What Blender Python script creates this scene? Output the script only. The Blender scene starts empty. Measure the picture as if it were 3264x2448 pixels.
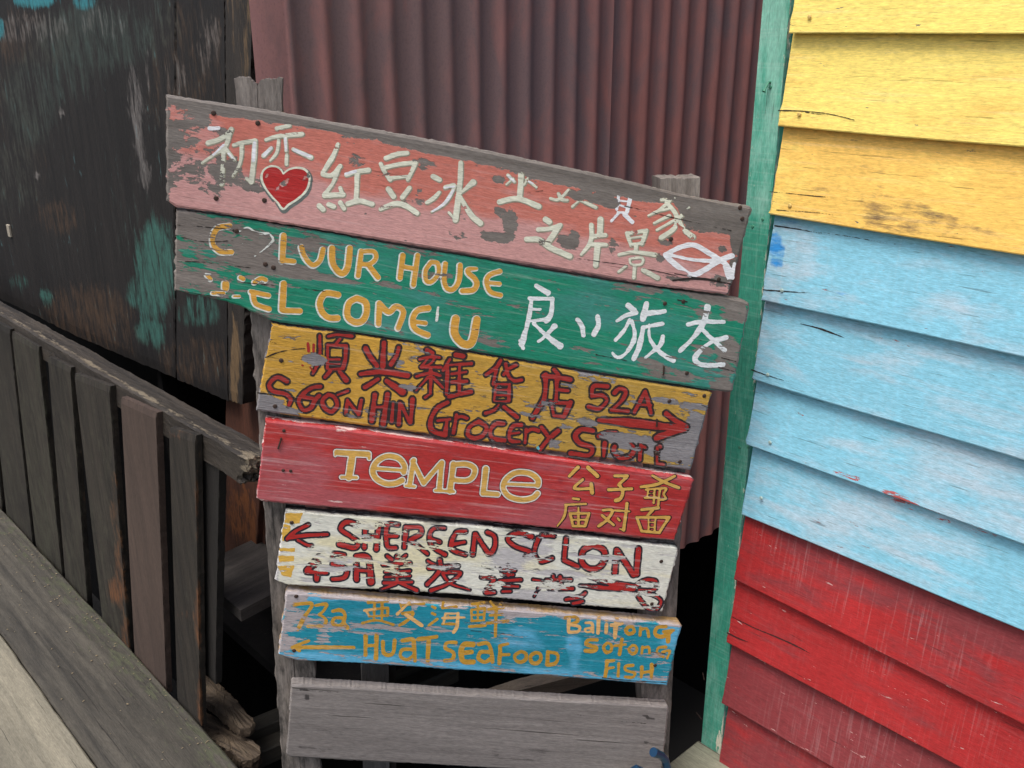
import bpy, math, random
import numpy as np
from mathutils import Vector, Matrix

random.seed(7)
rng = np.random.default_rng(11)
scene = bpy.context.scene

# ------------------------------------------------------------------ camera
FPX = 2993.0            # focal length in pixels of a 3264 px wide picture
PITCH = math.radians(20.0)
CAM_H = 1.5
cam_data = bpy.data.cameras.new('camera')
cam = bpy.data.objects.new('camera', cam_data)
scene.collection.objects.link(cam)
cam.location = (0, 0, CAM_H)
cam.rotation_euler = (math.radians(90) - PITCH, 0, 0)
cam_data.sensor_width = 36.0
cam_data.lens = FPX / 3264 * 36.0
cam_data.clip_start = 0.05
cam_data.clip_end = 200
scene.camera = cam

# ------------------------------------------------------------------ light: bright overcast day
world = bpy.data.worlds.new('World')
scene.world = world
world.use_nodes = True
wn = world.node_tree
sky = wn.nodes.new('ShaderNodeTexSky')
sky.sky_type = 'NISHITA'
sky.sun_disc = False
SUN = Vector((-0.26, -0.30, 0.88)).normalized()
sky.sun_elevation = math.asin(SUN.z)
sky.sun_rotation = math.atan2(SUN.x, SUN.y)
sky.air_density = 1.2
sky.dust_density = 6.0
sky.ozone_density = 1.0
wn.links.new(sky.outputs['Color'], wn.nodes['Background'].inputs['Color'])
wn.nodes['Background'].inputs['Strength'].default_value = 0.125
sun_data = bpy.data.lights.new('sun', 'SUN')
sun_data.energy = 1.5
sun_data.angle = math.radians(24)
sun_data.color = (1.0, 0.98, 0.95)
sun = bpy.data.objects.new('sun', sun_data)
scene.collection.objects.link(sun)
sun.rotation_euler = SUN.to_track_quat('Z', 'Y').to_euler()

scene.view_settings.view_transform = 'Standard'
scene.view_settings.look = 'None'
scene.view_settings.exposure = 0.64
scene.view_settings.gamma = 1.0
scene.view_settings.use_curve_mapping = False

# ------------------------------------------------------------------ measuring: where a sight line meets a real plane
FW = np.array([0, math.cos(PITCH), -math.sin(PITCH)])
DN = np.array([0, -math.sin(PITCH), -math.cos(PITCH)])
RT = np.array([1.0, 0, 0])
CAMP = np.array([0, 0, CAM_H])
UP = np.array([0, 0, 1.0])


def heading(deg):
    a = math.radians(deg)
    return np.array([math.sin(a), math.cos(a), 0.0])


DA, NA = heading(-43.2), heading(46.8)      # along / behind the fence and the clapboard wall
DB, NB = heading(46.8), heading(-43.2)      # along / behind the corrugated wall
DS, NS = heading(80.6), heading(-9.4)       # along / behind the signboards


def onp(px, py, n, d):
    """points where the sight lines through photo positions meet the plane n.p = d"""
    px = np.asarray(px, float)
    py = np.asarray(py, float)
    r = ((px - 1632) / FPX)[..., None] * RT + FW + ((py - 1224) / FPX)[..., None] * DN
    return CAMP + r * ((d - n @ CAMP) / (r @ n))[..., None]


# ------------------------------------------------------------------ node helper
class NT:
    def __init__(self, name):
        self.m = bpy.data.materials.new(name)
        self.m.use_nodes = True
        self.t = self.m.node_tree
        self.b = self.t.nodes['Principled BSDF']
        self.out = self.t.nodes['Material Output']

    def n(self, kind, **kw):
        x = self.t.nodes.new(kind)
        for k, v in kw.items():
            if hasattr(x, k):
                setattr(x, k, v)
            else:
                x.inputs[k].default_value = v
        return x

    def l(self, a, b):
        self.t.links.new(a, b)

    def val(self, sock, v):
        if hasattr(v, 'is_linked') or hasattr(v, 'links'):
            self.l(v, sock)
        else:
            sock.default_value = v

    def math(self, op, a, b=0.0, clamp=False):
        x = self.t.nodes.new('ShaderNodeMath')
        x.operation = op
        x.use_clamp = clamp
        self.val(x.inputs[0], a)
        self.val(x.inputs[1], b)
        return x.outputs[0]

    def mix(self, f, a, b, blend='MIX'):
        x = self.t.nodes.new('ShaderNodeMix')
        x.data_type = 'RGBA'
        x.blend_type = blend
        x.clamp_factor = True
        self.val(x.inputs['Factor'], f)
        self.val(x.inputs['A'], a)
        self.val(x.inputs['B'], b)
        return x.outputs['Result']

    def attr(self, name):
        x = self.t.nodes.new('ShaderNodeAttribute')
        x.attribute_name = name
        return x.outputs['Fac']

    def noise(self, vec, scale3, detail=5, rough=0.55, dist=0.0):
        mp = self.t.nodes.new('ShaderNodeMapping')
        mp.inputs['Scale'].default_value = scale3
        self.l(vec, mp.inputs['Vector'])
        x = self.t.nodes.new('ShaderNodeTexNoise')
        x.inputs['Scale'].default_value = 1.0
        x.inputs['Detail'].default_value = detail
        x.inputs['Roughness'].default_value = rough
        x.inputs['Distortion'].default_value = dist
        self.l(mp.outputs[0], x.inputs['Vector'])
        return x.outputs['Fac']

    def spread(self, s, k):
        """stretch a noise value around its middle"""
        return self.math('MULTIPLY_ADD', s, k) if False else self.math('ADD', self.math('MULTIPLY', self.math('SUBTRACT', s, 0.5), k), 0.5)

    def smooth(self, s, lo, hi):
        x = self.t.nodes.new('ShaderNodeMapRange')
        x.interpolation_type = 'SMOOTHSTEP'
        self.l(s, x.inputs['Value'])
        x.inputs['From Min'].default_value = lo
        x.inputs['From Max'].default_value = hi
        return x.outputs[0]


TICK = 0.34


def c4(c):
    return (c[0], c[1], c[2], 1.0)


def wood(name, w1, w2, paint=None, paint2=None, dirt=(0.03, 0.028, 0.026), axis='X', flake=60.0, stretch=4.0,
         seed=None, rough=0.65, letter=False, grain=1.0, cross=0.0, var=0.16, bump=1.0, soft=0.05, under=None, paint3=None,
         spec=0.35, psoft=0.28):
    """weathered timber, bare or under flaking paint. The point attributes wear / tint / dirt / under say where
    paint is gone, where a second paint shows, where grime sits and where an older primer is bared."""
    k = NT(name)
    tc = k.n('ShaderNodeTexCoord').outputs['Object']
    off = k.n('ShaderNodeVectorMath', operation='ADD')
    k.l(tc, off.inputs[0])
    if seed is None:
        oi = k.n('ShaderNodeObjectInfo').outputs['Random']
        cmb = k.n('ShaderNodeCombineXYZ')
        k.l(k.math('MULTIPLY', oi, 37.0), cmb.inputs[0])
        k.l(k.math('MULTIPLY', oi, 91.0), cmb.inputs[1])
        k.l(k.math('MULTIPLY', oi, 53.0), cmb.inputs[2])
        k.l(cmb.outputs[0], off.inputs[1])
    else:
        off.inputs[1].default_value = (seed * 3.17, seed * 1.3, seed * 7.7)
    v = off.outputs[0]

    def sc(a, b):      # a along the grain, b across it
        return (a, b, b) if axis == 'X' else (b, b, a)

    g1 = k.noise(v, sc(3.0, 55.0), 7, 0.6, 0.6)
    g2 = k.noise(v, sc(14.0, 420.0), 4, 0.6)
    g3 = k.noise(v, sc(1.1, 9.0), 3, 0.5)
    fl = k.math('ADD', k.math('MULTIPLY', k.noise(v, sc(flake / stretch, flake), 6, 0.68, 0.5), 0.68), k.math('MULTIPLY', k.noise(v, sc(3.4 * flake / stretch, 3.1 * flake), 4, 0.7, 0.3), 0.32))
    blot = k.noise(v, (5.0, 5.0, 5.0), 4, 0.6)
    fine = k.noise(v, (600.0, 600.0, 600.0), 2, 0.6)
    # bare wood
    wc = k.mix(k.spread(g1, 2.4), c4(w1), c4(w2))
    wc = k.mix(k.math('MULTIPLY', k.smooth(g2, 0.52, 0.72), 0.45), wc, c4(tuple(x * 0.35 for x in w1)))
    wc = k.mix(k.math('MULTIPLY', k.smooth(g3, 0.35, 0.7), 0.4), wc, c4(tuple(x * 0.62 for x in w2)))
    crack = k.smooth(k.noise(v, sc(2.2, 130.0), 5, 0.55, 0.3), 0.66, 0.70)
    height = k.math('ADD', k.math('MULTIPLY', g2, 0.35), k.math('MULTIPLY', g1, 0.5))
    wc = k.mix(k.math('MULTIPLY', crack, 0.75), wc, (0.02, 0.017, 0.015, 1))
    if paint is not None:
        flv = k.spread(fl, 3.2)
        wear = k.attr('wear')
        mask = k.math('ADD', k.math('DIVIDE', k.math('SUBTRACT', wear, flv), soft), 0.5, True)
        pc = c4(paint)
        if paint2 is not None:
            tm = k.math('ADD', k.math('DIVIDE', k.math('SUBTRACT', k.attr('tint'), k.spread(k.noise(v, sc(7.0, 30.0), 5, 0.65, 0.3), 2.0)), 0.5), 0.5, True)
            pc = k.mix(tm, pc, c4(paint2))
        # uneven brushing
        pv = k.spread(blot, 2.0)
        lo = k.mix(1.0, pc, (1 - var * 1.3,) * 3 + (1,), 'MULTIPLY')
        hi = k.mix(1.0, pc, (1 + var,) * 3 + (1,), 'MULTIPLY')
        pc = k.mix(pv, lo, hi)
        st = k.spread(k.noise(v, sc(5.0, 160.0), 5, 0.6), 2.2)
        pc = k.mix(k.math('MULTIPLY', k.smooth(st, 0.55, 1.0), 0.30 * grain), pc, k.mix(0.5, pc, (0.9, 0.9, 0.9, 1)))
        pc = k.mix(k.math('MULTIPLY', k.smooth(st, 0.42, 0.05), 0.35 * grain), pc, k.mix(1.0, pc, (0.5, 0.5, 0.5, 1), 'MULTIPLY'))
        if cross > 0:
            cr = k.noise(v, sc(190.0, 7.0), 4, 0.6, 0.15)
            cm = k.math('MULTIPLY', k.smooth(cr, 0.5, 0.68), k.math('MULTIPLY', k.attr('scuff'), cross))
            pc = k.mix(cm, pc, k.mix(0.45, pc, (0.75, 0.7, 0.7, 1)))
        # hairline checks in the paint along the grain
        hc = k.smooth(k.noise(v, sc(9.0, 230.0), 4, 0.5), 0.665, 0.70)
        pc = k.mix(k.math('MULTIPLY', hc, 0.55), pc, k.mix(1.0, pc, (0.3, 0.28, 0.27, 1), 'MULTIPLY'))
        if under is not None:
            um = k.math('ADD', k.math('DIVIDE', k.math('SUBTRACT', k.attr('under'), flv), soft), 0.5, True)
            wc = k.mix(um, wc, c4(under))
        col = k.mix(mask, pc, wc)
        inv = k.math('SUBTRACT', 1.0, mask)
        height = k.math('ADD', k.math('MULTIPLY', height, k.math('ADD', k.math('MULTIPLY', mask, 0.6), 0.4)),
                        k.math('MULTIPLY', inv, 0.9))
        height = k.math('SUBTRACT', height, k.math('MULTIPLY', hc, 0.3))
    else:
        col = wc
        mask = None
        height = k.math('SUBTRACT', height, k.math('MULTIPLY', crack, 0.5))
        if paint3 is not None:
            flv = k.spread(fl, 3.2)
            for an, pcol in paint3:
                mm = k.math('ADD', k.math('DIVIDE', k.math('SUBTRACT', k.attr(an), flv), psoft), 0.3, True)
                col = k.mix(mm, col, k.mix(k.math('MULTIPLY', k.smooth(g2, 0.5, 0.8), 0.5), c4(pcol), c4(tuple(x * 0.4 for x in pcol))))
    dm = k.math('ADD', k.math('DIVIDE', k.math('SUBTRACT', k.attr('dirt'), k.spread(k.noise(v, sc(16.0, 60.0), 6, 0.7), 2.0)), 0.5), 0.45, True)
    col = k.mix(dm, col, c4(dirt))
    tick = k.spread(k.noise(v, sc(80.0, 520.0), 3, 0.6, 0.2), 2.6)
    mott = k.spread(k.noise(v, sc(60.0, 140.0), 4, 0.7), 2.2)
    tv = k.math('ADD', k.math('MULTIPLY', tick, TICK), k.math('MULTIPLY', mott, TICK * 0.8))
    tvc = k.n('ShaderNodeCombineXYZ')
    tq = k.math('ADD', tv, 1.0 - 0.9 * TICK)
    for q_ in range(3):
        k.l(tq, tvc.inputs[q_])
    col = k.mix(1.0, col, tvc.outputs[0], 'MULTIPLY')
    height = k.math('ADD', height, k.math('MULTIPLY', tick, 0.25))
    col = k.mix(0.10, col, k.mix(fine, (0, 0, 0, 1), (1, 1, 1, 1)), 'SOFT_LIGHT')
    k.l(col, k.b.inputs['Base Color'])
    rr = k.math('ADD', rough - 0.1, k.math('MULTIPLY', blot, 0.2))
    if mask is not None:
        rr = k.math('ADD', rr, k.math('MULTIPLY', mask, 0.9 - rough), True)
    k.l(rr, k.b.inputs['Roughness'])
    k.b.inputs['Specular IOR Level'].default_value = spec
    bp = k.n('ShaderNodeBump')
    bp.inputs['Strength'].default_value = 0.75 * bump
    bp.inputs['Distance'].default_value = 0.0011
    k.l(height, bp.inputs['Height'])
    k.l(bp.outputs[0], k.b.inputs['Normal'])
    if letter:
        tr = k.n('ShaderNodeBsdfTransparent')
        mx = k.n('ShaderNodeMixShader')
        k.l(mask, mx.inputs[0])
        k.l(k.b.outputs[0], mx.inputs[1])
        k.l(tr.outputs[0], mx.inputs[2])
        k.l(mx.outputs[0], k.out.inputs['Surface'])
    return k.m


# ------------------------------------------------------------------ objects
def empty(name, loc, label=None, cat=None, group=None, kind=None):
    o = bpy.data.objects.new(name, None)
    scene.collection.objects.link(o)
    o.location = loc
    o.empty_display_size = 0.1
    if label:
        o['label'] = label
    if cat:
        o['category'] = cat
    if group:
        o['group'] = group
    if kind:
        o['kind'] = kind
    return o


def mesh_obj(name, verts, faces, mat, parent=None, M=None, attrs=None, smooth=False, label=None):
    me = bpy.data.meshes.new(name)
    me.from_pydata([tuple(v) for v in verts], [], faces)
    if attrs:
        for an, av in attrs.items():
            a = me.attributes.new(an, 'FLOAT', 'POINT')
            a.data.foreach_set('value', np.asarray(av, np.float32))
    if smooth:
        me.polygons.foreach_set('use_smooth', [True] * len(me.polygons))
    me.materials.append(mat)
    me.update()
    o = bpy.data.objects.new(name, me)
    scene.collection.objects.link(o)
    if parent is not None:
        o.parent = parent
        if M is not None:      # M is the world matrix wanted; things stand unrotated, parts carry the tilt
            o.matrix_basis = Matrix.Translation(-parent_world(parent)) @ M
    elif M is not None:
        o.matrix_basis = M
    if label:
        o['label'] = label
    return o


def parent_world(p):
    v = Vector(p.location)
    return v


def frame(origin, ex, up=UP):
    """local X along ex, local Y away from the viewer, local Z = X x Y"""
    ex = ex / np.linalg.norm(ex)
    ey = np.cross(up, ex)
    ey /= np.linalg.norm(ey)
    ez = np.cross(ex, ey)
    return Matrix(((ex[0], ey[0], ez[0], origin[0]), (ex[1], ey[1], ez[1], origin[1]),
                   (ex[2], ey[2], ez[2], origin[2]), (0, 0, 0, 1)))


def to_local(M, P):
    A = np.array(M)
    R, t = A[:3, :3], A[:3, 3]
    return (P - t) @ R


def sstep(x, a, b):
    t = np.clip((x - a) / (b - a), 0, 1)
    return t * t * (3 - 2 * t)


def vnoise(x, y, s, seed):
    """cheap smooth noise, -1..1"""
    r = np.random.default_rng(seed)
    out = 0
    for i in range(5):
        a = r.uniform(0, 2 * math.pi)
        f = s * r.uniform(0.5, 1.8)
        out = out + np.sin((x * math.cos(a) + y * math.sin(a)) * f + r.uniform(0, 6.28))
    return out / 3.0


def blobs(x, y, lst, slope=0.0):
    """soft ellipses (cx, cy, rx, ry, amount), leaning along the board"""
    out = np.zeros_like(x)
    for (cx, cy, rx, ry, am) in lst:
        dx, dy = x - cx, (y - cy) - slope * (x - cx)
        r = np.sqrt((dx / rx) ** 2 + (dy / ry) ** 2)
        out = np.maximum(out, am * (1 - sstep(r, 0.55, 1.25)))
    return out


def interp_poly(poly, s):
    p = np.array(poly, float)
    x = p[0, 0] + (p[-1, 0] - p[0, 0]) * s
    return x, np.interp(x, p[:, 0], p[:, 1])


def slab_px(name, top, bot, n, d, thick, mat, parent, M, nu=80, nv=14, wear=None, tint=None, dirt=None, extra=None,
            side_wear=1.0, jitter=0.0012, seed=0, ydisp=None, label=None, edge=0.0022, side_dirt=0.0):
    """A plank whose front face lies in the plane n.p = d; its outline is read off the photo as a top and a bottom
    edge, then given a rounded arris, real thickness and a slightly uneven rim."""
    S = np.concatenate([[0, .0035], np.linspace(.012, .988, nu - 4), [.9965, 1]])
    T = np.concatenate([[0, .022], np.linspace(.06, .94, nv - 4), [.978, 1]])
    nu, nv = len(S), len(T)
    tx, ty = interp_poly(top, S)
    bx, by = interp_poly(bot, S)
    X = tx[None, :] * (1 - T[:, None]) + bx[None, :] * T[:, None]
    Y = ty[None, :] * (1 - T[:, None]) + by[None, :] * T[:, None]
    P = to_local(M, onp(X, Y, n, d).reshape(-1, 3)).reshape(nv, nu, 3)
    r = np.random.default_rng(seed + 5)
    # uneven rim
    P[0, :, 2] += r.normal(0, jitter * .35, nu) + vnoise(P[0, :, 0], 0 * P[0, :, 0], 30, seed) * jitter * .7
    P[-1, :, 2] += r.normal(0, jitter * .35, nu) + vnoise(P[-1, :, 0], 0 * P[0, :, 0], 30, seed + 1) * jitter * .7
    P[:, 0, 0] += r.normal(0, jitter * .8, nv)
    P[:, -1, 0] += r.normal(0, jitter * .8, nv)
    if ydisp is not None:
        P[:, :, 1] += ydisp(P[:, :, 0], P[:, :, 2])
    P[0, :, 1] += edge
    P[-1, :, 1] += edge
    P[1:-1, 0, 1] += edge
    P[1:-1, -1, 1] += edge
    V = list(P.reshape(-1, 3))
    F = []
    for j in range(nv - 1):
        for i in range(nu - 1):
            a = j * nu + i
            F.append((a, a + nu, a + nu + 1, a + 1))
    ring = [i for i in range(nu)] + [j * nu + nu - 1 for j in range(1, nv)] + \
           [(nv - 1) * nu + i for i in range(nu - 2, -1, -1)] + [j * nu for j in range(nv - 2, 0, -1)]
    nf = len(V)
    for q in ring:
        p = V[q].copy()
        p[1] += thick * 0.5
        V.append(p)
    for q in ring:
        p = V[q].copy()
        p[1] += thick
        V.append(p)
    m = len(ring)
    for i in range(m):
        j = (i + 1) % m
        F.append((ring[i], ring[j], nf + j, nf + i))
        F.append((nf + i, nf + j, nf + m + j, nf + m + i))
    F.append(tuple(nf + m + i for i in range(m)))
    xf, yf = X.reshape(-1), Y.reshape(-1)
    Sf, Tf = np.tile(S, nv), np.repeat(T, nu)
    H = np.tile(by - ty, nv)

    def side(a, v):
        return np.concatenate([a, np.full(2 * m, v)])
    at = {}
    w = wear(xf, yf, Sf, Tf, H) if wear is not None else np.zeros(nf)
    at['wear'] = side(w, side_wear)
    at['tint'] = side(tint(xf, yf, Sf, Tf, H) if tint else np.zeros(nf), 0)
    at['dirt'] = side(dirt(xf, yf, Sf, Tf, H) if dirt else np.zeros(nf), side_dirt)
    if extra:
        for an, fn in extra.items():
            at[an] = side(fn(xf, yf, Sf, Tf, H), 0)
    o = mesh_obj(name, V, F, mat, parent, M, at, label=label)
    return o


def box_local(name, lo, hi, mat, parent=None, M=None, nx=1, ny=1, nz=1, bev=0.003, jit=0.0, seed=0, attrs=None, taper=None, label=None):
    """a block with softened arrises and slightly irregular faces, subdivided nx*ny*nz"""
    import bmesh
    lo, hi = np.array(lo, float), np.array(hi, float)
    bm = bmesh.new()
    bmesh.ops.create_cube(bm, size=1.0)
    for v in bm.verts:
        v.co = Vector([lo[i] + (hi[i] - lo[i]) * (v.co[i] + .5) for i in range(3)])
    if bev > 0:
        bmesh.ops.bevel(bm, geom=list(bm.edges), offset=bev, segments=1, affect='EDGES')
    for ax, cnt in enumerate((nx, ny, nz)):
        for c in range(1, cnt):
            co = [0, 0, 0]
            co[ax] = lo[ax] + (hi[ax] - lo[ax]) * c / cnt
            no = [0, 0, 0]
            no[ax] = 1
            bmesh.ops.bisect_plane(bm, geom=list(bm.verts) + list(bm.edges) + list(bm.faces), plane_co=co, plane_no=no)
    V = np.array([v.co[:] for v in bm.verts])
    if jit > 0:
        for ax in range(3):
            V[:, ax] += vnoise(V[:, (ax + 1) % 3], V[:, (ax + 2) % 3], 22, seed + ax) * jit
        V += np.random.default_rng(seed).normal(0, jit * .25, V.shape)
    if taper is not None:
        V = taper(V)
    bm.verts.ensure_lookup_table()
    F = [tuple(v.index for v in f.verts) for f in bm.faces]
    bm.free()
    at = {'wear': np.zeros(len(V)), 'tint': np.zeros(len(V)), 'dirt': np.zeros(len(V))}
    if attrs:
        for kk, fn in attrs.items():
            at[kk] = fn(V) if callable(fn) else np.full(len(V), fn)
    return mesh_obj(name, V, F, mat, parent, M, at, label=label)


# ------------------------------------------------------------------ brush lettering
CROPS = {'A1': (500, 200, 2.212), 'A2': (1500, 350, 2.212), 'A3': (500, 650, 2.212), 'A4': (1500, 850, 2.212),
         'B1': (750, 1000, 2.765), 'B2': (1500, 1050, 2.765), 'B3': (800, 1550, 3.16), 'B4': (1500, 1550, 3.16),
         'C1': (800, 1850, 2.7743), 'C2': (1500, 1850, 2.4578), 'D': (0, 0, 0.67769), 'E': (1400, 1650, 2.765), 'H': (1250, 780, 5.53), 'I': (1330, 480, 7.373)}


def cr(c, x, y):
    ox, oy, s = CROPS[c]
    return ox + x / s, oy + y / s


def smooth_path(p):
    """Catmull-Rom through the brush points"""
    if len(p) < 3:
        return p
    out = []
    n = len(p)
    for i in range(n - 1):
        p0 = p[max(i - 1, 0)]
        p1, p2 = p[i], p[i + 1]
        p3 = p[min(i + 2, n - 1)]
        for t in np.linspace(0, 1, 6, endpoint=False):
            out.append(0.5 * ((2 * p1) + (-p0 + p2) * t + (2 * p0 - 5 * p1 + 4 * p2 - p3) * t * t + (-p0 + 3 * p1 - 3 * p2 + p3) * t ** 3))
    out.append(p[-1])
    return np.array(out)


def parse(c, text):
    """'w|x,y x,y;...'  w may be w0>w1; a leading '-' keeps corners sharp.  -> list of (points, half widths)"""
    ox, oy, s = CROPS[c]
    res = []
    for part in text.replace('\n', ' ').split(';'):
        part = part.strip()
        if not part:
            continue
        w, pts = part.split('|')
        sharp = w.startswith('-')
        w = w.lstrip('-')
        p = np.array([[float(q) for q in t.split(',')] for t in pts.split()])
        p = np.stack([ox + p[:, 0] / s, oy + p[:, 1] / s], 1)
        if not sharp:
            p = smooth_path(p)
        ww = [float(q) for q in w.split('>')]
        ln = np.concatenate([[0], np.cumsum(np.linalg.norm(np.diff(p, axis=0), axis=1))])
        ln = ln / max(ln[-1], 1e-6)
        hw = np.interp(ln, np.linspace(0, 1, len(ww)), ww) / s / 2
        res.append((p, hw))
    return res


def glyph_mesh(strokes, grow=0.0, res=2.6, rag=0.5, seed=0, shift=(0, 0), fills=()):
    """union of round brush strokes as one clean flat outline, in photo positions. Returns vertices, faces."""
    allp = np.concatenate([s[0] for s in strokes] + [np.array(f) for f in fills])
    mw = max([s[1].max() for s in strokes] + [0]) + grow + 4
    x0, y0 = allp.min(0) - mw
    x1, y1 = allp.max(0) + mw
    gx = np.arange(x0, x1 + res, res)
    gy = np.arange(y0, y1 + res, res)
    SD = np.full((len(gy), len(gx)), 1e3)
    for p, hw in strokes:
        if len(p) == 1:
            p = np.vstack([p, p + [0.1, 0]])
            hw = np.array([hw[0], hw[0]])
        for a, b, wa, wb in zip(p[:-1], p[1:], hw[:-1], hw[1:]):
            m = max(wa, wb) + grow + 3 * res
            i0 = max(int((min(a[0], b[0]) - m - x0) / res), 0)
            i1 = int((max(a[0], b[0]) + m - x0) / res) + 2
            j0 = max(int((min(a[1], b[1]) - m - y0) / res), 0)
            j1 = int((max(a[1], b[1]) + m - y0) / res) + 2
            xx, yy = np.meshgrid(gx[i0:i1], gy[j0:j1])
            d = b - a
            t = np.clip(((xx - a[0]) * d[0] + (yy - a[1]) * d[1]) / max(d @ d, 1e-9), 0, 1)
            dist = np.hypot(xx - a[0] - t * d[0], yy - a[1] - t * d[1]) - (wa + (wb - wa) * t)
            SD[j0:j1, i0:i1] = np.minimum(SD[j0:j1, i0:i1], dist)
    XX, YY = np.meshgrid(gx, gy)
    for f in fills:
        f = np.array(f)
        inside = np.zeros(XX.shape, bool)
        dmin = np.full(XX.shape, 1e3)
        for a, b in zip(f, np.roll(f, -1, 0)):
            c = ((a[1] > YY) != (b[1] > YY))
            with np.errstate(divide='ignore', invalid='ignore'):
                xi = (b[0] - a[0]) * (YY - a[1]) / (b[1] - a[1] + 1e-12) + a[0]
            inside ^= c & (XX < xi)
            d = b - a
            t = np.clip(((XX - a[0]) * d[0] + (YY - a[1]) * d[1]) / max(d @ d, 1e-9), 0, 1)
            dmin = np.minimum(dmin, np.hypot(XX - a[0] - t * d[0], YY - a[1] - t * d[1]))
        SD = np.minimum(SD, np.where(inside, -dmin, dmin))
    SD = SD - grow + vnoise(XX, YY, 0.045, 91) * 1.5 * min(rag, 1) + rag * (vnoise(XX, YY, 0.16, seed) * 0.9 + vnoise(XX, YY, 0.5, seed + 1) * 0.5)
    ny, nx = SD.shape
    ins = SD < 0
    vid = {}
    verts = []
    faces = []

    def vert(key, x, y):
        q = vid.get(key)
        if q is None:
            q = len(verts)
            vid[key] = q
            verts.append((x, y))
        return q
    cnt = ins[:-1, :-1].astype(int) + ins[1:, :-1] + ins[:-1, 1:] + ins[1:, 1:]
    for j, i in zip(*np.nonzero(cnt)):
        j, i = int(j), int(i)
        cs = ((j, i), (j, i + 1), (j + 1, i + 1), (j + 1, i))
        if cnt[j, i] == 4:
            faces.append(tuple(vert((a, b, 0), gx[b], gy[a]) for a, b in cs))
            continue
        poly = []
        for q in range(4):
            a, b = cs[q]
            c, d = cs[(q + 1) % 4]
            if ins[a, b]:
                poly.append(vert((a, b, 0), gx[b], gy[a]))
            if ins[a, b] != ins[c, d]:
                t = SD[a, b] / (SD[a, b] - SD[c, d])
                key = (min(a, c), min(b, d), 1 if a == c else 2)
                poly.append(vert(key, gx[b] + (gx[d] - gx[b]) * t, gy[a] + (gy[c] - gy[a]) * t))
        if len(poly) >= 3:
            faces.append(tuple(poly))
    V = np.array(verts) + np.array(shift)
    return V, faces


def paint_layer(name, strokes, board, off, mat, grow=0.0, rag=0.5, seed=0, shift=(0, 0), fills=(), wearfn=None, res=2.6, label=None):
    V, F = glyph_mesh(strokes, grow, res, rag, seed, shift, fills)
    P = to_local(board['M'], onp(V[:, 0], V[:, 1], board['n'], board['d']))
    P[:, 1] = -off
    at = {}
    if wearfn is not None:
        at['wear'] = wearfn(V[:, 0], V[:, 1])
    o = mesh_obj(name, P, F, mat, board['o'], None, at, label=label)
    return o


# ------------------------------------------------------------------ materials
GREY1, GREY2 = (0.23, 0.205, 0.19), (0.115, 0.10, 0.092)
M_post = wood('grey_post_wood', (0.25, 0.225, 0.205), (0.12, 0.105, 0.095), axis='Z', bump=1.6)
M_greyboard = wood('bare_grey_board', (0.27, 0.25, 0.24), (0.17, 0.155, 0.15), dirt=(0.05, 0.045, 0.045), axis='X', bump=1.0)
M_greyplank_z = wood('fence_slat_wood', (0.042, 0.035, 0.028), (0.007, 0.006, 0.0055), dirt=(0.018, 0.017, 0.016), axis='Z', bump=1.9, psoft=.7,
                     paint3=[('moss', (0.050, 0.050, 0.035)), ('rust', (0.13, 0.054, 0.022))])
M_brownslat = wood('brown_slat_wood', (0.088, 0.060, 0.049), (0.054, 0.038, 0.032), axis='Z', bump=0.8)
M_rail = wood('dark_rail_wood', (0.060, 0.049, 0.039), (0.012, 0.010, 0.009), dirt=(0.02, 0.018, 0.016), axis='X', bump=1.8,
              paint3=[('moss', (0.15, 0.125, 0.09))])
M_deck = wood('deck_wood', (0.090, 0.082, 0.067), (0.030, 0.028, 0.024), dirt=(0.03, 0.028, 0.022), axis='X', bump=1.2,
              paint3=[('moss', (0.06, 0.065, 0.04))])
M_deck_new = wood('pale_deck_wood', (0.25, 0.23, 0.175), (0.15, 0.14, 0.108), axis='X', bump=0.8)
M_darkwood = wood('black_weathered_wood', (0.03, 0.028, 0.026), (0.012, 0.011, 0.011), axis='X', bump=1.3)
M_darkwood2 = wood('dark_fence_post_wood', (0.022, 0.020, 0.019), (0.009, 0.0085, 0.0085), axis='Z', bump=1.5)
M_redwood = wood('dark_red_timber', (0.13, 0.052, 0.034), (0.045, 0.023, 0.018), axis='Z', bump=1.3,
                 paint3=[('rust', (0.20, 0.075, 0.03))])
M_rot = wood('rotten_pale_wood', (0.125, 0.095, 0.066), (0.022, 0.015, 0.011), axis='X', bump=3.0)
M_void = wood('void_shade_black', (0.008, 0.0075, 0.008), (0.004, 0.004, 0.0045), axis='Z', spec=.1)  # near-black colour stands in for deep shade

nail_m = NT('rusty_nail_iron')
nail_m.b.inputs['Base Color'].default_value = (0.055, 0.035, 0.028, 1)
nail_m.b.inputs['Metallic'].default_value = 0.5
nail_m.b.inputs['Roughness'].default_value = 0.7
M_nail = nail_m.m


def flat_mat(name, col, rough=0.6, metallic=0.0):
    k = NT(name)
    tc = k.n('ShaderNodeTexCoord').outputs['Object']
    nz = k.noise(tc, (60, 60, 60), 4, 0.6)
    k.l(k.mix(nz, c4(tuple(x * 0.75 for x in col)), c4(tuple(min(1, x * 1.2) for x in col))), k.b.inputs['Base Color'])
    k.b.inputs['Roughness'].default_value = rough
    k.b.inputs['Metallic'].default_value = metallic
    return k.m


M_crack = flat_mat('crack_dark', (0.018, 0.013, 0.011), 0.9)
M_nailpaint = {}

# ------------------------------------------------------------------ the ground far below and the darkness under the houses
gm = flat_mat('mud', (0.007, 0.0065, 0.006), 0.95)
g = mesh_obj('ground', [(-40, -40, -1.2), (40, -40, -1.2), (40, 40, -1.2), (-40, 40, -1.2)], [(0, 1, 2, 3)], gm)
g['kind'] = 'structure'


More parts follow.
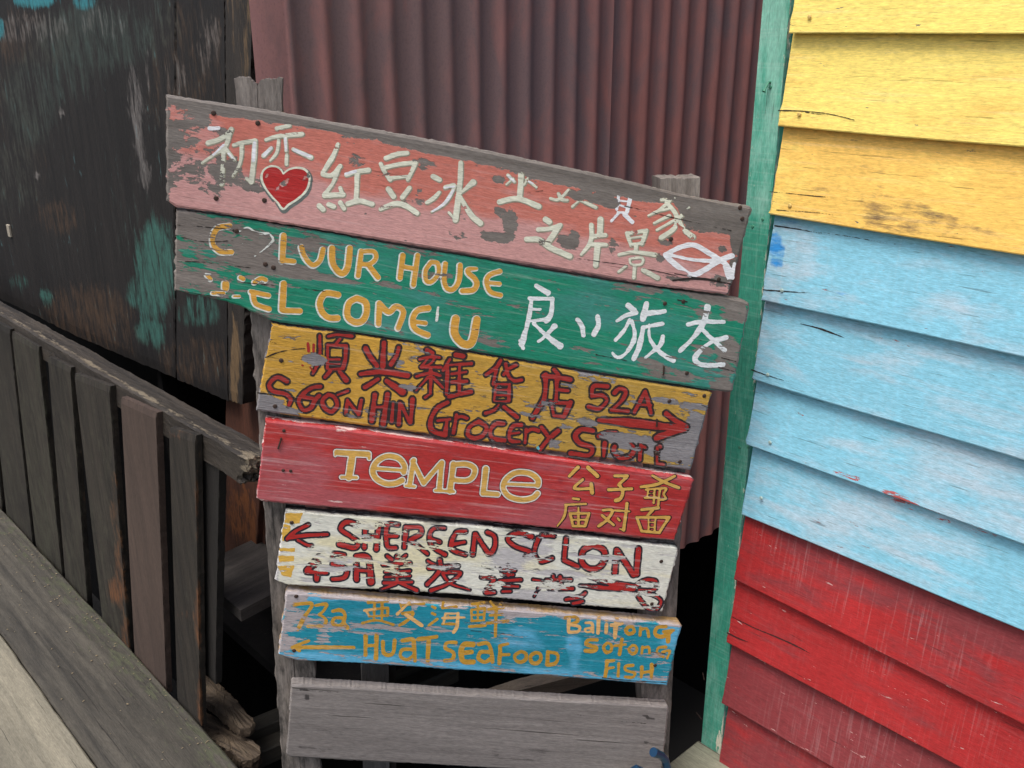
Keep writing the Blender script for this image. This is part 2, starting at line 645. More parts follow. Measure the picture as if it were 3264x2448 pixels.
def plane_M(n, d, ax, along=0.0, z=0.0):
    return frame(n * d + ax * along + UP * z, ax)


# ------------------------------------------------------------------ corrugated iron shed
DR = 1.6017
PITCH_M = 0.0757
shed = empty('corrugated_shed', tuple(NB * DR + DB * 0.9 + UP * -0.07),
             'old shed clad in rust red corrugated iron behind the painted direction boards', 'shed')
cm = NT('red_oxide_iron')
tcx = cm.n('ShaderNodeTexCoord').outputs['Object']
n1 = cm.noise(tcx, (9, 9, 4.0), 6, 0.68, 0.4)
n2 = cm.noise(tcx, (40, 40, 11.0), 5, 0.65)
n3 = cm.noise(tcx, (260, 260, 200), 3, 0.6)
base = cm.mix(cm.spread(n2, 1.6), (0.36, 0.145, 0.125, 1), (0.25, 0.108, 0.096, 1))
pale = cm.mix(cm.attr('pale'), base, (0.38, 0.19, 0.18, 1))
stm = cm.math('ADD', cm.math('DIVIDE', cm.math('SUBTRACT', cm.attr('stain_haze'), cm.spread(n1, 2.2)), 0.6), 0.45, True)
col = cm.mix(stm, pale, cm.mix(n3, (0.115, 0.076, 0.078, 1), (0.27, 0.168, 0.165, 1)))  # stain tones lightened to take in veil glare
col = cm.mix(cm.math('MULTIPLY', cm.smooth(n3, 0.5, 0.75), 0.3), col, (0.11, 0.075, 0.07, 1))
cm.l(col, cm.b.inputs['Base Color'])
cm.b.inputs['Roughness'].default_value = 0.62
cm.b.inputs['Specular IOR Level'].default_value = 0.3
bp = cm.n('ShaderNodeBump')
bp.inputs['Strength'].default_value = 0.4
bp.inputs['Distance'].default_value = 0.001
cm.l(n3, bp.inputs['Height'])
cm.l(bp.outputs[0], cm.b.inputs['Normal'])


def corrugated(u0, u1, z0, z1, phase, d, seed, pitch=PITCH_M, amp=0.0056, flat_to=None, label=None, stain_haze=0.35, wob=0.004):
    us = np.arange(u0, u1 + 1e-6, pitch / 14)
    zs = np.concatenate([np.linspace(z0, z1, 30)])
    U, Z = np.meshgrid(us, zs)
    ph = 2 * math.pi * (U - phase) / pitch
    Yd = -amp * np.cos(ph) - amp * 0.18 * np.cos(2 * ph)
    if flat_to is not None:
        Yd = np.where(U < flat_to, -amp * 0.9 * np.sqrt(np.clip(1 - ((U - (u0 + flat_to) / 2) / ((flat_to - u0) / 2 + .004)) ** 2 * .8, 0, 1)), Yd)
    Yd = Yd + vnoise(U, Z, 5, seed) * wob * 0.6
    nz, nu = U.shape
    zb = Z.copy()
    zb[0, :] += vnoise(us, us * 0, 20, seed) * 0.008
    Lx = U - u0
    V = np.stack([Lx, Yd, zb - z0], -1).reshape(-1, 3)
    F = [(j * nu + i, j * nu + i + 1, (j + 1) * nu + i + 1, (j + 1) * nu + i) for j in range(nz - 1) for i in range(nu - 1)]
    Uf, Zf, pf = U.reshape(-1), Z.reshape(-1), ph.reshape(-1)
    valley = 0.5 - 0.5 * np.cos(pf)
    st = stain_haze + 0.30 * valley + vnoise(Uf, Zf * 0.35, 6, seed + 3) * 0.12 + (0.22 if seed == 1 else 0.0) * sstep(2.1 - Uf, 0, 0.9)  # more stain in the valleys, extra grey at the left for haze
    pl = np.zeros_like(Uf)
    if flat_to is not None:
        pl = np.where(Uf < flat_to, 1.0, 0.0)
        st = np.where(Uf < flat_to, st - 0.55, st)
        pl = np.maximum(pl, 0.55 * (1 - valley) ** 1.5 * sstep(2.0 - Uf, 0, 0.8))  # paler crests at the left, part of the painted haze
    M = frame(NB * d + DB * u0 + UP * z0, DB)
    o = mesh_obj('iron_sheet', V, F, cm.m, shed, M, {'stain_haze': st, 'pale': pl}, smooth=True, label=label)
    return o


ridge0 = 0.9576 - 0.012
corrugated(0.872, 1.842, 0.33, 2.6, ridge0 + 0.0, DR, 1, flat_to=0.945, label='grey stained sheet at the left with wide corrugations', stain_haze=0.42)
corrugated(1.836, 2.95, -0.08, 2.6, 1.9244 - 0.012, DR + 0.012, 2, pitch=0.0757, label='redder sheet at the right behind the green corner post', stain_haze=0.26)

# added light-blocking walls and floor that keep the space under the shed dark
crawl = empty('shed_light_blocks', tuple(NB * 2.4 + DB * 1.5 + UP * -1.2),
              'added black boards blocking light under the old shed', 'light blocker')
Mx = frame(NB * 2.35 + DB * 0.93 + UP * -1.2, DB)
box_local('back_light_block', (0, 0, 0), (3.1, 0.03, 3.9), M_void, crawl, Mx, bev=0)
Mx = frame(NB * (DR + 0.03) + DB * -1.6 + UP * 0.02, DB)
box_local('floor_light_block', (2.5, 0.0, 0), (5.6, 0.66, 0.03), M_void, crawl, Mx, bev=0)
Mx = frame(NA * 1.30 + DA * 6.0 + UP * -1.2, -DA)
box_local('side_light_block', (0, 0, 0), (4.2, 0.03, 3.9), M_void, crawl, Mx, bev=0)
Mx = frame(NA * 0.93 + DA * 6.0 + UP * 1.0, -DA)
box_local('top_light_block', (0, 0, 0), (4.3, 0.36, 0.03), M_void, crawl, Mx, bev=0)
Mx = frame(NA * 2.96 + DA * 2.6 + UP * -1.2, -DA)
box_local('right_light_block', (0, 0, 0), (2.8, 0.03, 3.9), M_void, crawl, Mx, bev=0)

# ------------------------------------------------------------------ the dark stained hoarding on the left
hoard = empty('stained_hoarding', tuple(NA * 0.90 + DA * 2.2 + UP * 0.7),
              'black weathered plywood hoarding with flaking teal paint left of the direction boards', 'hoarding')
M_ply = wood('sooty_plywood', (0.021, 0.018, 0.017), (0.006, 0.0055, 0.006), dirt=(0.006, 0.006, 0.007), axis='Z', flake=44.0, stretch=4.5, bump=1.8, psoft=.55,
             paint3=[('brown', (0.062, 0.037, 0.022)), ('green', (0.034, 0.048, 0.042)), ('pale', (0.14, 0.13, 0.125)), ('teal', (0.035, 0.11, 0.092)), ('sky', (0.03, 0.20, 0.235))])
DP = 0.90


def ply_attr(kind):
    def fn(x, y, S, T, H):
        if kind == 'teal':
            return blobs(x, y, [(495, 860, 75, 190, .85), (480, 1060, 60, 55, .80), (440, 930, 50, 60, .7), (640, 990, 85, 65, .62), (535, 740, 45, 50, .55), (610, 1010, 60, 40, .6),
                                (60, 900, 45, 30, .55), (145, 945, 30, 28, .75)]) * 1.05 - .12
        if kind == 'sky':
            return blobs(x, y, [(115, 0, 80, 30, .9), (270, 5, 40, 30, .6), (0, 90, 16, 40, .8), (-120, 40, 80, 120, .5)])
        if kind == 'pale':
            return blobs(x, y, [(425, 300, 28, 120, .50), (455, 520, 22, 110, .50), (90, 90, 160, 60, .46), (560, 240, 60, 70, .38), (660, 130, 50, 130, .42),
                                (340, 70, 110, 70, .34), (120, 560, 10, 14, 1.0), (200, 360, 14, 16, .7), (470, 210, 10, 90, .5), (440, 380, 24, 160, .62), (470, 560, 18, 60, .6)]) - 0.06
        if kind == 'brown':
            return blobs(x, y, [(60, 430, 120, 300, .30), (190, 690, 90, 60, .45), (280, 1000, 160, 110, .55), (380, 1080, 130, 50, .50),
                                (640, 1150, 160, 90, .42), (100, 120, 190, 110, .42), (600, 200, 160, 260, .36), (560, 480, 30, 180, .3)]) + 0.04
        if kind == 'green':
            return blobs(x, y, [(300, 120, 240, 130, .62), (100, 330, 110, 190, .50), (200, 200, 150, 160, .5), (470, 90, 120, 120, .42), (40, 560, 110, 150, .38), (430, 700, 100, 200, .25)]) + 0.0
    return fn


ex_ply = {a: ply_attr(a) for a in ('teal', 'sky', 'pale', 'brown', 'green')}
MP = frame(onp(0, 953, NA, DP), -DA)
slab_px('plywood_sheet', [(-420, -260), (556, -260)], [(-420, 760), (0, 953), (226, 1062), (556, 1206)], NA, DP, 0.012, M_ply, hoard, MP, nu=110, nv=90,
        extra=ex_ply, jitter=0.003, seed=3, side_wear=0, side_dirt=.4, ydisp=lambda u, z: vnoise(u, z, 3, 9) * 0.004)
slab_px('plywood_sheet', [(562, -260), (712, -260)], [(562, 1209), (726, 1280)], NA, DP + 0.003, 0.012, M_ply, hoard, MP, nu=40, nv=90,
        extra=ex_ply, jitter=0.003, seed=4, side_wear=0, side_dirt=.4)
M_corner = wood('splintered_corner_timber', (0.040, 0.033, 0.028), (0.016, 0.014, 0.013), axis='Z', flake=26, stretch=6.0, bump=2.4,
                paint3=[('brown', (0.13, 0.085, 0.045)), ('pale', (0.18, 0.165, 0.15))])
slab_px('corner_batten', [(716, -260), (812, -260)], [(729, 1276), (771, 1290)], NA, DP - 0.014, 0.03, M_corner, hoard, MP, nu=16, nv=90,
        extra={'brown': lambda x, y, S, T, H: 0.28 + 0.35 * sstep(S, .45, .9) * sstep(420 - y, 0, 250) + blobs(x, y, [(748, 1180, 14, 160, .62)]),
               'pale': lambda x, y, S, T, H: 0.14 + blobs(x, y, [(825, 200, 10, 300, .65), (745, 330, 14, 60, .3)])},
        jitter=0.004, seed=6, side_wear=0)

# dark red timbers at the shed corner, seen in the gap between the fence and the boards
redt = empty('red_corner_timber', tuple(onp(770, 1780, NA, 0.93)), 'dark red upright timber at the shed corner beside the fence rail end', 'timber')
MR = frame(onp(700, 1500, NA, 0.93), -DA)
slab_px('upright_board', [(772, 900), (846, 900)], [(772, 1172), (846, 1195)], NA, 0.925, 0.02, M_redwood, redt, MR, nu=14, nv=20, seed=21,
        extra={'rust': lambda x, y, S, T, H: 0 * x + .18}, side_wear=0)
slab_px('upright_board', [(722, 1166), (856, 1212)], [(712, 1770), (812, 1806)], NA, 0.935, 0.022, M_redwood, redt, MR, nu=20, nv=30, seed=22,
        extra={'rust': lambda x, y, S, T, H: .12 + blobs(x, y, [(770, 1640, 50, 90, .5), (805, 1700, 12, 120, .7)])}, side_wear=0)
slab_px('edge_batten', [(858, 1170), (884, 1178)], [(818, 1790), (840, 1800)], NA, 0.95, 0.03, M_redwood, redt, MR, nu=8, nv=30, seed=23,
        extra={'rust': lambda x, y, S, T, H: 0 * x + .3}, side_wear=0)

# ------------------------------------------------------------------ clapboard house on the right
DC = 1.60
house = empty('clapboard_house', tuple(NA * DC - DA * 0.95 + UP * -0.09),
              'timber house wall of lapped boards painted yellow, pale blue and red', 'house')
# lower edge of every board: left end, then height at the right rim of the picture
LAPO = 0.024
LAPS = [((2540, -190), -215), ((2512, 107), 108), ((2478, 403), 468), ((2452, 683), 815), ((2426, 955), 1138), ((2397, 1209), 1469.5),
        ((2376, 1418), 1735), ((2362, 1639), 2010), ((2340, 1848), 2310), ((2315, 2046), 2555), ((2300, 2242), 2799), ((2288, 2440), 3040)]
paints = {
    'yellow': dict(paint=(0.84, 0.53, 0.125), paint2=(0.88, 0.70, 0.18)),
    'blue': dict(paint=(0.215, 0.52, 0.67), paint2=(0.38, 0.53, 0.63)),
    'red': dict(paint=(0.37, 0.021, 0.023), paint2=(0.225, 0.036, 0.042)),
}
clapM = {}
clapM['yellow'] = wood('yellow_clapboard_paint', GREY1, GREY2, dirt=(0.17, 0.11, 0.06), flake=70, stretch=5, cross=0.0, var=0.05, grain=.6, bump=.8, **paints['yellow'])
clapM['blue'] = wood('blue_clapboard_paint', GREY1, GREY2, dirt=(0.03, 0.25, 0.62), flake=70, stretch=6, cross=0.3, var=0.07, grain=.35, bump=.8, under=(0.42, 0.10, 0.10), **paints['blue'])
clapM['red'] = wood('red_clapboard_paint', GREY1, GREY2, dirt=(0.20, 0.02, 0.03), flake=90, stretch=5, cross=0.2, var=0.12, grain=.12, bump=.8, under=(0.55, 0.38, 0.36), **paints['red'])
order = ['yellow', 'yellow', 'yellow', 'yellow', 'blue', 'blue', 'blue', 'blue', 'red', 'red', 'red', 'red']


def lapline(k, off):
    """two points of the k-th lap on the wall, in metres along the wall and height"""
    (x0, y0), yr = LAPS[k]
    a = onp(x0, y0, NA, DC - off)
    b = onp(3264, yr, NA, DC - off)
    return (a @ -DA, a[2]), (b @ -DA, b[2])


U_END = 0.35


def clapboard(k):
    (u0, z0), (u1, z1) = lapline(k, LAPO)
    if k > 0:
        (v0, w0), (v1, w1) = lapline(k - 1, LAPO)
    else:
        v0, w0, v1, w1 = u0, z0 + 0.16, u1, z1 + 0.16
    sl = (z1 - z0) / (u1 - u0)
    slt = (w1 - w0) / (v1 - v0)
    uL, uR = u0, U_END
    nu, nv = 120, 14
    S = np.concatenate([[0, .002], np.linspace(.008, 1, nu - 2)])
    T = np.concatenate([[0, .012], np.linspace(.05, 1, nv - 2)])     # 0 lower edge .. 1 upper edge
    U = uL + (uR - uL) * S
    zb = z0 + sl * (U - u0) + vnoise(U, U * 0, 9, k) * 0.0012
    zt = w0 + slt * (U - v0) + 0.022
    UU = np.tile(U, (nv, 1))
    ZZ = zb[None] * (1 - T[:, None]) + zt[None] * T[:, None]
    OO = LAPO * (1 - T[:, None]) + 0.0035 * T[:, None] + 0 * UU
    OO += vnoise(UU, ZZ, 4, 40 + k) * 0.0008
    r = np.random.default_rng(k)
    UU[:, 0] += r.normal(0, .0009, nv) + 0.004 * T
    OO[0, :] -= 0.0012
    OO[1:, 0] -= 0.0012
    M = frame(NA * DC - DA * uL * 1.0 + UP * z0, -DA)
    W = (NA * DC)[None, None, :] + (-DA)[None, None, :] * UU[..., None] + UP * ZZ[..., None] - NA * OO[..., None]
    P = to_local(M, W.reshape(-1, 3))
    V = list(P)
    F = []
    for j in range(nv - 1):
        for i in range(nu - 1):
            a = j * nu + i
            F.append((a, a + 1, a + nu + 1, a + nu))
    th = 0.012
    ring = list(range(nu)) + [j * nu + nu - 1 for j in range(1, nv)] + [(nv - 1) * nu + i for i in range(nu - 2, -1, -1)] + [j * nu for j in range(nv - 2, 0, -1)]
    nf = len(V)
    for q in ring:
        V.append(V[q] + np.array([0, th, 0]))
    m = len(ring)
    for i in range(m):
        j = (i + 1) % m
        F.append((ring[j], ring[i], nf + i, nf + j))
    F.append(tuple(nf + m - 1 - i for i in range(m)))
    # where each point shows in the photo, for paint wear that was seen there
    Wf = W.reshape(-1, 3) - CAMP
    dep = Wf @ FW
    px = 1632 + Wf @ RT / dep * FPX
    py = 1224 + Wf @ DN / dep * FPX
    Tf = np.repeat(T, nu)
    Sf = (UU - uL).reshape(-1)
    kind = order[k]
    wear = 0.05 + 0.12 * (1 - sstep(Sf, 0.0, 0.012))
    under = 0 * wear
    tint = 0.35 + 0.25 * vnoise(Sf, Tf * .1, 12, 60 + k)
    dirt = -0.3 + 0 * wear
    scuff = 0 * wear
    if kind == 'yellow':
        tint = tint + {0: .75, 1: .7, 2: .35, 3: -.15}[k]
        dirt = dirt + blobs(px, py, [(2770, 560, 150, 60, .55), (2880, 690, 190, 70, .78), (2680, 610, 110, 30, .66), (3060, 420, 120, 16, .85), (2520, 655, 40, 22, .62), (3100, 740, 200, 40, .6),
                                     (2700, 690, 70, 18, .6), (2530, 90, 40, 24, .5), (2700, 398, 90, 14, .55), (2990, 700, 90, 60, .70)], 0.1)
    if kind == 'blue':
        dirt = -0.45 + blobs(px, py, [(2475, 800, 34, 80, 1.1), (2520, 700, 60, 20, .85), (2650, 935, 90, 30, .62), (2840, 970, 60, 40, .55), (2405, 1260, 18, 30, .6), (2540, 1230, 40, 18, .55)], 0.15)
        scuff = 0.35 + 0.3 * vnoise(Sf, Tf * .2, 14, 5)
        tint = tint - 0.05 + blobs(px, py, [(3000, 980, 110, 60, .35), (2800, 1170, 150, 40, .3), (2550, 830, 60, 90, .3), (2460, 930, 40, 50, .3), (2700, 1440, 160, 50, .3)])
        under = blobs(px, py, [(2870, 1590, 90, 16, .8), (2700, 1520, 50, 10, .8), (2980, 1640, 80, 14, .7), (3120, 1680, 80, 10, .6)], 0.36)
        wear = np.maximum(wear, under * 0.72)
        under = under + 0.4 * (under > .1)
    if kind == 'red':
        scuff = 0.15 + blobs(px, py, [(2600, 1780, 120, 120, 1.0), (2820, 1950, 190, 90, 1.1), (3000, 2050, 160, 90, .9), (2780, 2100, 80, 50, .8), (2480, 1710, 90, 60, .8), (2700, 2350, 260, 130, .7), (3100, 2330, 100, 100, .5)], 0.3)
        tint = {8: .42, 9: .10, 10: .95, 11: .60}[k] + 0.2 * vnoise(Sf, Tf * .1, 12, 70 + k) + blobs(px, py, [(2700, 1800, 260, 120, .4), (3150, 2010, 160, 50, .6)], 0.5)
        dirt = dirt + (0.55 if k == 11 else .25 if k == 10 else 0)  # lowest two red boards toned darker
        under = 0.9 + 0 * wear
        wear = wear + 0.16 * (1 - sstep(Tf, 0, 0.03))
    at = {}
    for an, av in (('wear', wear), ('tint', tint), ('dirt', dirt), ('scuff', scuff), ('under', under)):
        at[an] = np.concatenate([av, np.full(m, {'wear': .35, 'tint': .3, 'dirt': -.3, 'scuff': 0, 'under': .9}[an])])
    lab = None
    o = mesh_obj('clapboard', V, F, clapM[kind], house, M, at, label=lab)
    return o, M, (u0, z0, sl)


def mark_stuff():
    for q in bpy.data.objects:
        if q.name.startswith('crack'):
            q['kind'] = 'stuff'


def add_nail(parent, lp, r=0.0045, mat=None, name='nail', h=0.002):
    """a nail head: shallow dome, local Y pointing away from the viewer"""
    V = [(lp[0], lp[1] - h, lp[2])]
    n = 9
    for rr, hh in ((0.7, 0.85), (1.0, 0.0)):
        for i in range(n):
            a = 2 * math.pi * i / n
            V.append((lp[0] + r * rr * math.cos(a), lp[1] - h * hh, lp[2] + r * rr * math.sin(a)))
    F = [(0, 1 + (i + 1) % n, 1 + i) for i in range(n)]
    F += [(1 + i, 1 + (i + 1) % n, 1 + n + (i + 1) % n, 1 + n + i) for i in range(n)]
    return mesh_obj(name, V, F, mat or M_nail, parent)


def nail_paint(kind, col):
    if kind not in M_nailpaint:
        M_nailpaint[kind] = flat_mat('painted_nail_' + kind, col, 0.55)
    return M_nailpaint[kind]


house_nails = {1: (2581, 54), 2: (2548, 364), 3: (2518, 655), 4: (2493, 926), 5: (2448, 1194), 6: (2455, 1410), 7: (2427, 1587)}
crack_specs = {2: ['3.5>1|2484,352 2500,352 2560,354 2640,362 2726,382', '2.2>1|2570,357 2600,362 2640,366'],
               3: ['3>1|2455,611 2510,615 2570,622 2640,628', '1.6>.8|2480,668 2600,676 2660,684'],
               4: ['5>2|2462,721 2540,733 2640,752', '2.5>1.2|2600,742 2700,756 2800,774 2860,782', '3>1|2436,922 2500,927 2580,932 2630,932'],
               5: ['1>4>1|2543,1034 2600,1048 2640,1062 2700,1084', '3>1|2400,1177 2448,1194 2520,1216'],
               6: [], 9: ['3>1|2332,1966 2400,2000 2480,2034 2560,2072 2700,2150', '4>2|2322,2015 2360,2034 2400,2048']}
CROPS['N'] = (0, 0, 1.0)
for k in range(12):
    o, M, (u0, z0, sl) = clapboard(k)
    bd = {'o': o, 'M': M, 'n': NA, 'd': DC - LAPO}
    if k in house_nails:
        x, y = house_nails[k]
        P = to_local(M, onp(x, y, NA, DC - LAPO + .002))
        c = {'yellow': (0.62, 0.44, 0.14), 'blue': (0.33, 0.45, 0.42), 'red': (.3, .03, .03)}[order[k]]
        add_nail(o, (P[0], -LAPO + .0012, P[2]), 0.0042, nail_paint(order[k], c), h=0.0022)
    if k in crack_specs and crack_specs[k]:
        V, F = glyph_mesh(parse('N', ';'.join(crack_specs[k])), 0.0, 1.6, 0.5, k)
        # laid on the sloping face of the board
        (v0, w0), (v1, w1) = lapline(k - 1, LAPO)
        P3 = onp(V[:, 0], V[:, 1], NA, DC - 0.018)
        Uc, Zc = P3 @ -DA, P3[:, 2]
        zb = z0 + sl * (Uc - u0)
        zt = w0 + (w1 - w0) / (v1 - v0) * (Uc - v0) + .022
        tt = (Zc - zb) / (zt - zb)
        off = LAPO * (1 - tt) + 0.0035 * tt + vnoise(Uc, Zc, 4, 40 + k) * 0.0008
        Pl = to_local(M, P3 + NA * 0.018 - NA * (off + 0.0006)[:, None])
        mesh_obj('crack', Pl, F, M_crack if order[k] != 'red' else flat_mat('crack_red', (0.05, 0.01, 0.01), .9), o)

# sheathing behind the clapboards and the side of the house, near-black standing in for shade in the gap
Mx = frame(NA * (DC + 0.012) - DA * 0.985 + UP * -1.2, -DA)
box_local('sheathing', (0.02, 0, 0), (1.35, 0.02, 3.3), M_void, house, Mx, bev=0)
M_cpost = wood('green_post_paint', GREY1, GREY2, paint=(0.045, 0.31, 0.215), paint2=(0.20, 0.47, 0.37), dirt=(0.03, 0.17, 0.12), axis='Z', flake=60,
               stretch=5, var=0.14, grain=.5, cross=0.25, under=(0.62, 0.62, 0.5), bump=.9)
lc = onp(2232, 2361, NA, DC)
rc = onp(2297, 2398, NA, DC)
MG = frame(lc, -DA)
post = slab_px('corner_post', [(2450, -220), (2539, -220)], [(2229, 2440), (2292, 2440)], NA, DC, 0.034, M_cpost, house, MG, nu=14, nv=120,
               wear=lambda x, y, S, T, H: 0.06 + 0.32 * (1 - sstep(1 - S, 0, .05)) + 0.1 * (1 - sstep(S, 0, .04)) + blobs(x, y, [(2290, 2370, 12, 40, .6), (2400, 600, 14, 12, .5)]),
               tint=lambda x, y, S, T, H: 0.25 + 0.55 * sstep(700 - y, 0, 700) + 0.15 * vnoise(x * 0, y / 500, 6, 3) + blobs(x, y, [(2400, 640, 50, 60, .3)]),
               extra={'under': lambda x, y, S, T, H: 0.8 + 0 * x, 'scuff': lambda x, y, S, T, H: 0.8 + 0 * x}, side_wear=0.1, jitter=0.0006, seed=50)
for (x, y) in ((2456, 278), (2431, 699), (2399, 722), (2385, 1426), (2357, 1427)):
    P = to_local(MG, onp(x, y, NA, DC))
    add_nail(post, (P[0], 0.0, P[2]), 0.0035, nail_paint('green', (0.05, 0.22, 0.14)), h=0.002)


def rod(name, pts, rad, mat, parent=None, n=8, label=None, M=None):
    """a round bar through points (local to the parent when M is None)"""
    pts = [Vector(p) for p in pts]
    rad = rad if hasattr(rad, '__len__') else [rad] * len(pts)
    V, F = [], []
    for i, p in enumerate(pts):
        t = (pts[min(i + 1, len(pts) - 1)] - pts[max(i - 1, 0)]).normalized()
        a = t.orthogonal().normalized()
        if i > 0:
            a = (pa - t * pa.dot(t)).normalized()
        pa = a
        b = t.cross(a)
        for q in range(n):
            th = 2 * math.pi * q / n
            V.append(p + (a * math.cos(th) + b * math.sin(th)) * rad[i])
    for i in range(len(pts) - 1):
        for q in range(n):
            r2 = (q + 1) % n
            F.append((i * n + q, i * n + r2, (i + 1) * n + r2, (i + 1) * n + q))
    F.append(tuple(range(n - 1, -1, -1)))
    F.append(tuple((len(pts) - 1) * n + q for q in range(n)))
    return mesh_obj(name, V, F, mat, parent, M, smooth=False, label=label)


P = to_local(MG, onp(2455, 262, NA, DC))
rod('bent_nail', [(P[0], 0.001, P[2]), (P[0], -0.006, P[2]), (P[0] + .001, -0.016, P[2] - 0.010), (P[0] + .001, -0.020, P[2] - 0.016)], [.0022, .0022, .0022, .0036],
    nail_paint('green', (0.05, 0.22, 0.14)), post)
for (x, y, x2, y2) in ((2245, 2167, 2232, 2150), (2236, 2292, 2212, 2277)):
    P = to_local(MG, onp(x, y, NA, DC + 0.012))
    Q = to_local(MG, onp(x2, y2, NA, DC + 0.02))
    rod('protruding_nail', [P, Q + np.array([0, .01, 0])], .0014, M_nail, post)

# ------------------------------------------------------------------ boardwalk deck and fence
DF = 0.70
deck = empty('boardwalk', (0, 0, 0), kind='structure')
seams = [(-1.6, -1.385), (-1.38, -1.155), (-1.15, -0.925), (-0.92, -0.69), (-0.685, -0.455), (-0.45, -0.225), (-0.22, 0.0), (0.005, 0.235), (0.24, 0.466), (0.4695, 0.697)]
for i, (a, b) in enumerate(seams):
    z = 0.0 if i != len(seams) - 1 else -0.006
    mt = M_deck if i == len(seams) - 1 else M_deck_new
    M = frame(NA * a - DA * -4.6 + UP * (z - 0.035), -DA)
    if i == len(seams) - 1:
        ats = {'moss': lambda V: 0.12 + 0.42 * sstep(V[:, 1], 0.10, 0.225) + 0.1 * vnoise(V[:, 0], V[:, 1], 7, 2),
               'dirt': lambda V: -0.05 + 0.35 * sstep(V[:, 1], 0.15, 0.227)}
    else:
        ats = {}
    box_local('plank', (0, 0, 0), (5.2, b - a, 0.035), mt, deck, M, nx=160 if i > 7 else 20, ny=14 if i > 7 else 2, bev=0.004, jit=0.0012 if i > 7 else 0.0005,
              seed=i, attrs=ats)
for i in range(4):
    M = frame(NA * -1.6 + DA * (0.2 + i * 1.2) + UP * -0.16, NA)
    box_local('joist', (0, 0, 0), (2.22, 0.06, 0.12), M_darkwood, deck, M)

fence = empty('slat_fence', tuple(NA * DF + DA * 1.9), 'low weathered fence of dark upright slats at the boardwalk edge', 'fence')
MF = frame(NA * DF + DA * 2.0, -DA)


def slat(top, bot, d, th, mat, seed, moss=None, rust=None, dirt=0.0, label=None, nu=14, nv=60, jit=0.0009):
    ex = {'moss': moss or (lambda x, y, S, T, H: 0 * x + .15), 'rust': rust or (lambda x, y, S, T, H: 0 * x - .2)}
    return slab_px('slat', top, bot, NA, d, th, mat, fence, MF, nu=nu, nv=nv, extra=ex, side_wear=0, seed=seed, jitter=jit, label=label,
                   dirt=lambda x, y, S, T, H: 0 * x + dirt, edge=.003)


mossy = lambda a: (lambda x, y, S, T, H: a + 0.25 * sstep(T, .2, .9) * (0.5 + .5 * vnoise(x / 40, y / 200, 2, 4)))
slat([(-360, 870), (-265, 903)], [(-285, 1430), (-203, 1497)], DF, .012, M_greyplank_z, 80)
slat([(-255, 905), (-158, 953)], [(-192, 1505), (-101, 1597)], DF, .012, M_greyplank_z, 81)
slat([(-146, 965), (-55, 1003)], [(-88, 1612), (15, 1709)], DF + .003, .012, M_greyplank_z, 82, mossy(.3))
slat([(-47, 1008), (29, 1050)], [(30, 1725), (111, 1797)], DF, .012, M_greyplank_z, 83, mossy(.25), dirt=.2)
slat([(36, 1057), (121, 1106)], [(122, 1806), (203, 1877)], DF + .004, .012, M_greyplank_z, 84, mossy(.42))
slat([(152, 1137), (223, 1172)], [(212, 1895), (281, 1959)], DF + .001, .012, M_greyplank_z, 85, mossy(.30))
slat([(236, 1190), (347, 1233)], [(330, 2006), (412, 2086)], DF - .002, .012, M_greyplank_z, 86, mossy(.30),
     rust=lambda x, y, S, T, H: -.1 + blobs(x, y, [(385, 1820, 26, 160, .62), (372, 1880, 36, 50, .8), (405, 2040, 26, 90, .7), (366, 1600, 20, 120, .45)]))
slat([(384, 1266), (496, 1316)], [(431, 2118), (531, 2210)], DF - .001, .012, M_brownslat, 87, label='newer brown slat between the grey ones')
slat([(538, 1364), (621, 1390)], [(566, 2244), (639, 2316)], DF - .003, .012, M_greyplank_z, 88, mossy(.12), dirt=.25,
     rust=lambda x, y, S, T, H: -.15 + blobs(x, y, [(632, 1950, 12, 130, .95), (628, 1550, 6, 200, .7), (640, 2230, 16, 120, .75), (600, 1960, 46, 14, .55), (560, 1385, 60, 14, .5)]))
M = frame(np.array([0, 0, 0.0]), -DA)
slab_px('fence_post', [(628, 1385), (700, 1420)], [(640, 2140), (686, 2184)], NA, DF + .02, 0.014, M_darkwood2, fence, MF, nu=10, nv=40, seed=91, side_wear=0)
# top rail: measured at the level of its upper arris
ra = onp(760, 1466, NA, DF - 0.0)
rb = onp(0, 1014, NA, DF - 0.0)
ru0, ru1 = ra @ -DA, rb @ -DA
slope = (ra[2] - rb[2]) / (ru0 - ru1)
ex = -DA * 1.0 + UP * slope
ex = ex / np.linalg.norm(ex)
L0 = 2.6
MRl = frame(ra - ex * L0, ex)


def rail_end(V):
    V = V.copy()
    e = sstep(V[:, 0], L0 - 0.05, L0)
    r = np.random.default_rng(5)
    V[:, 0] += e * (r.normal(0, .0045, len(V)) + 0.016 * (V[:, 1] / 0.06) - 0.035 * sstep(-V[:, 2], 0.02, 0.05))
    V[:, 2] += e * r.normal(0, .0015, len(V))
    return V


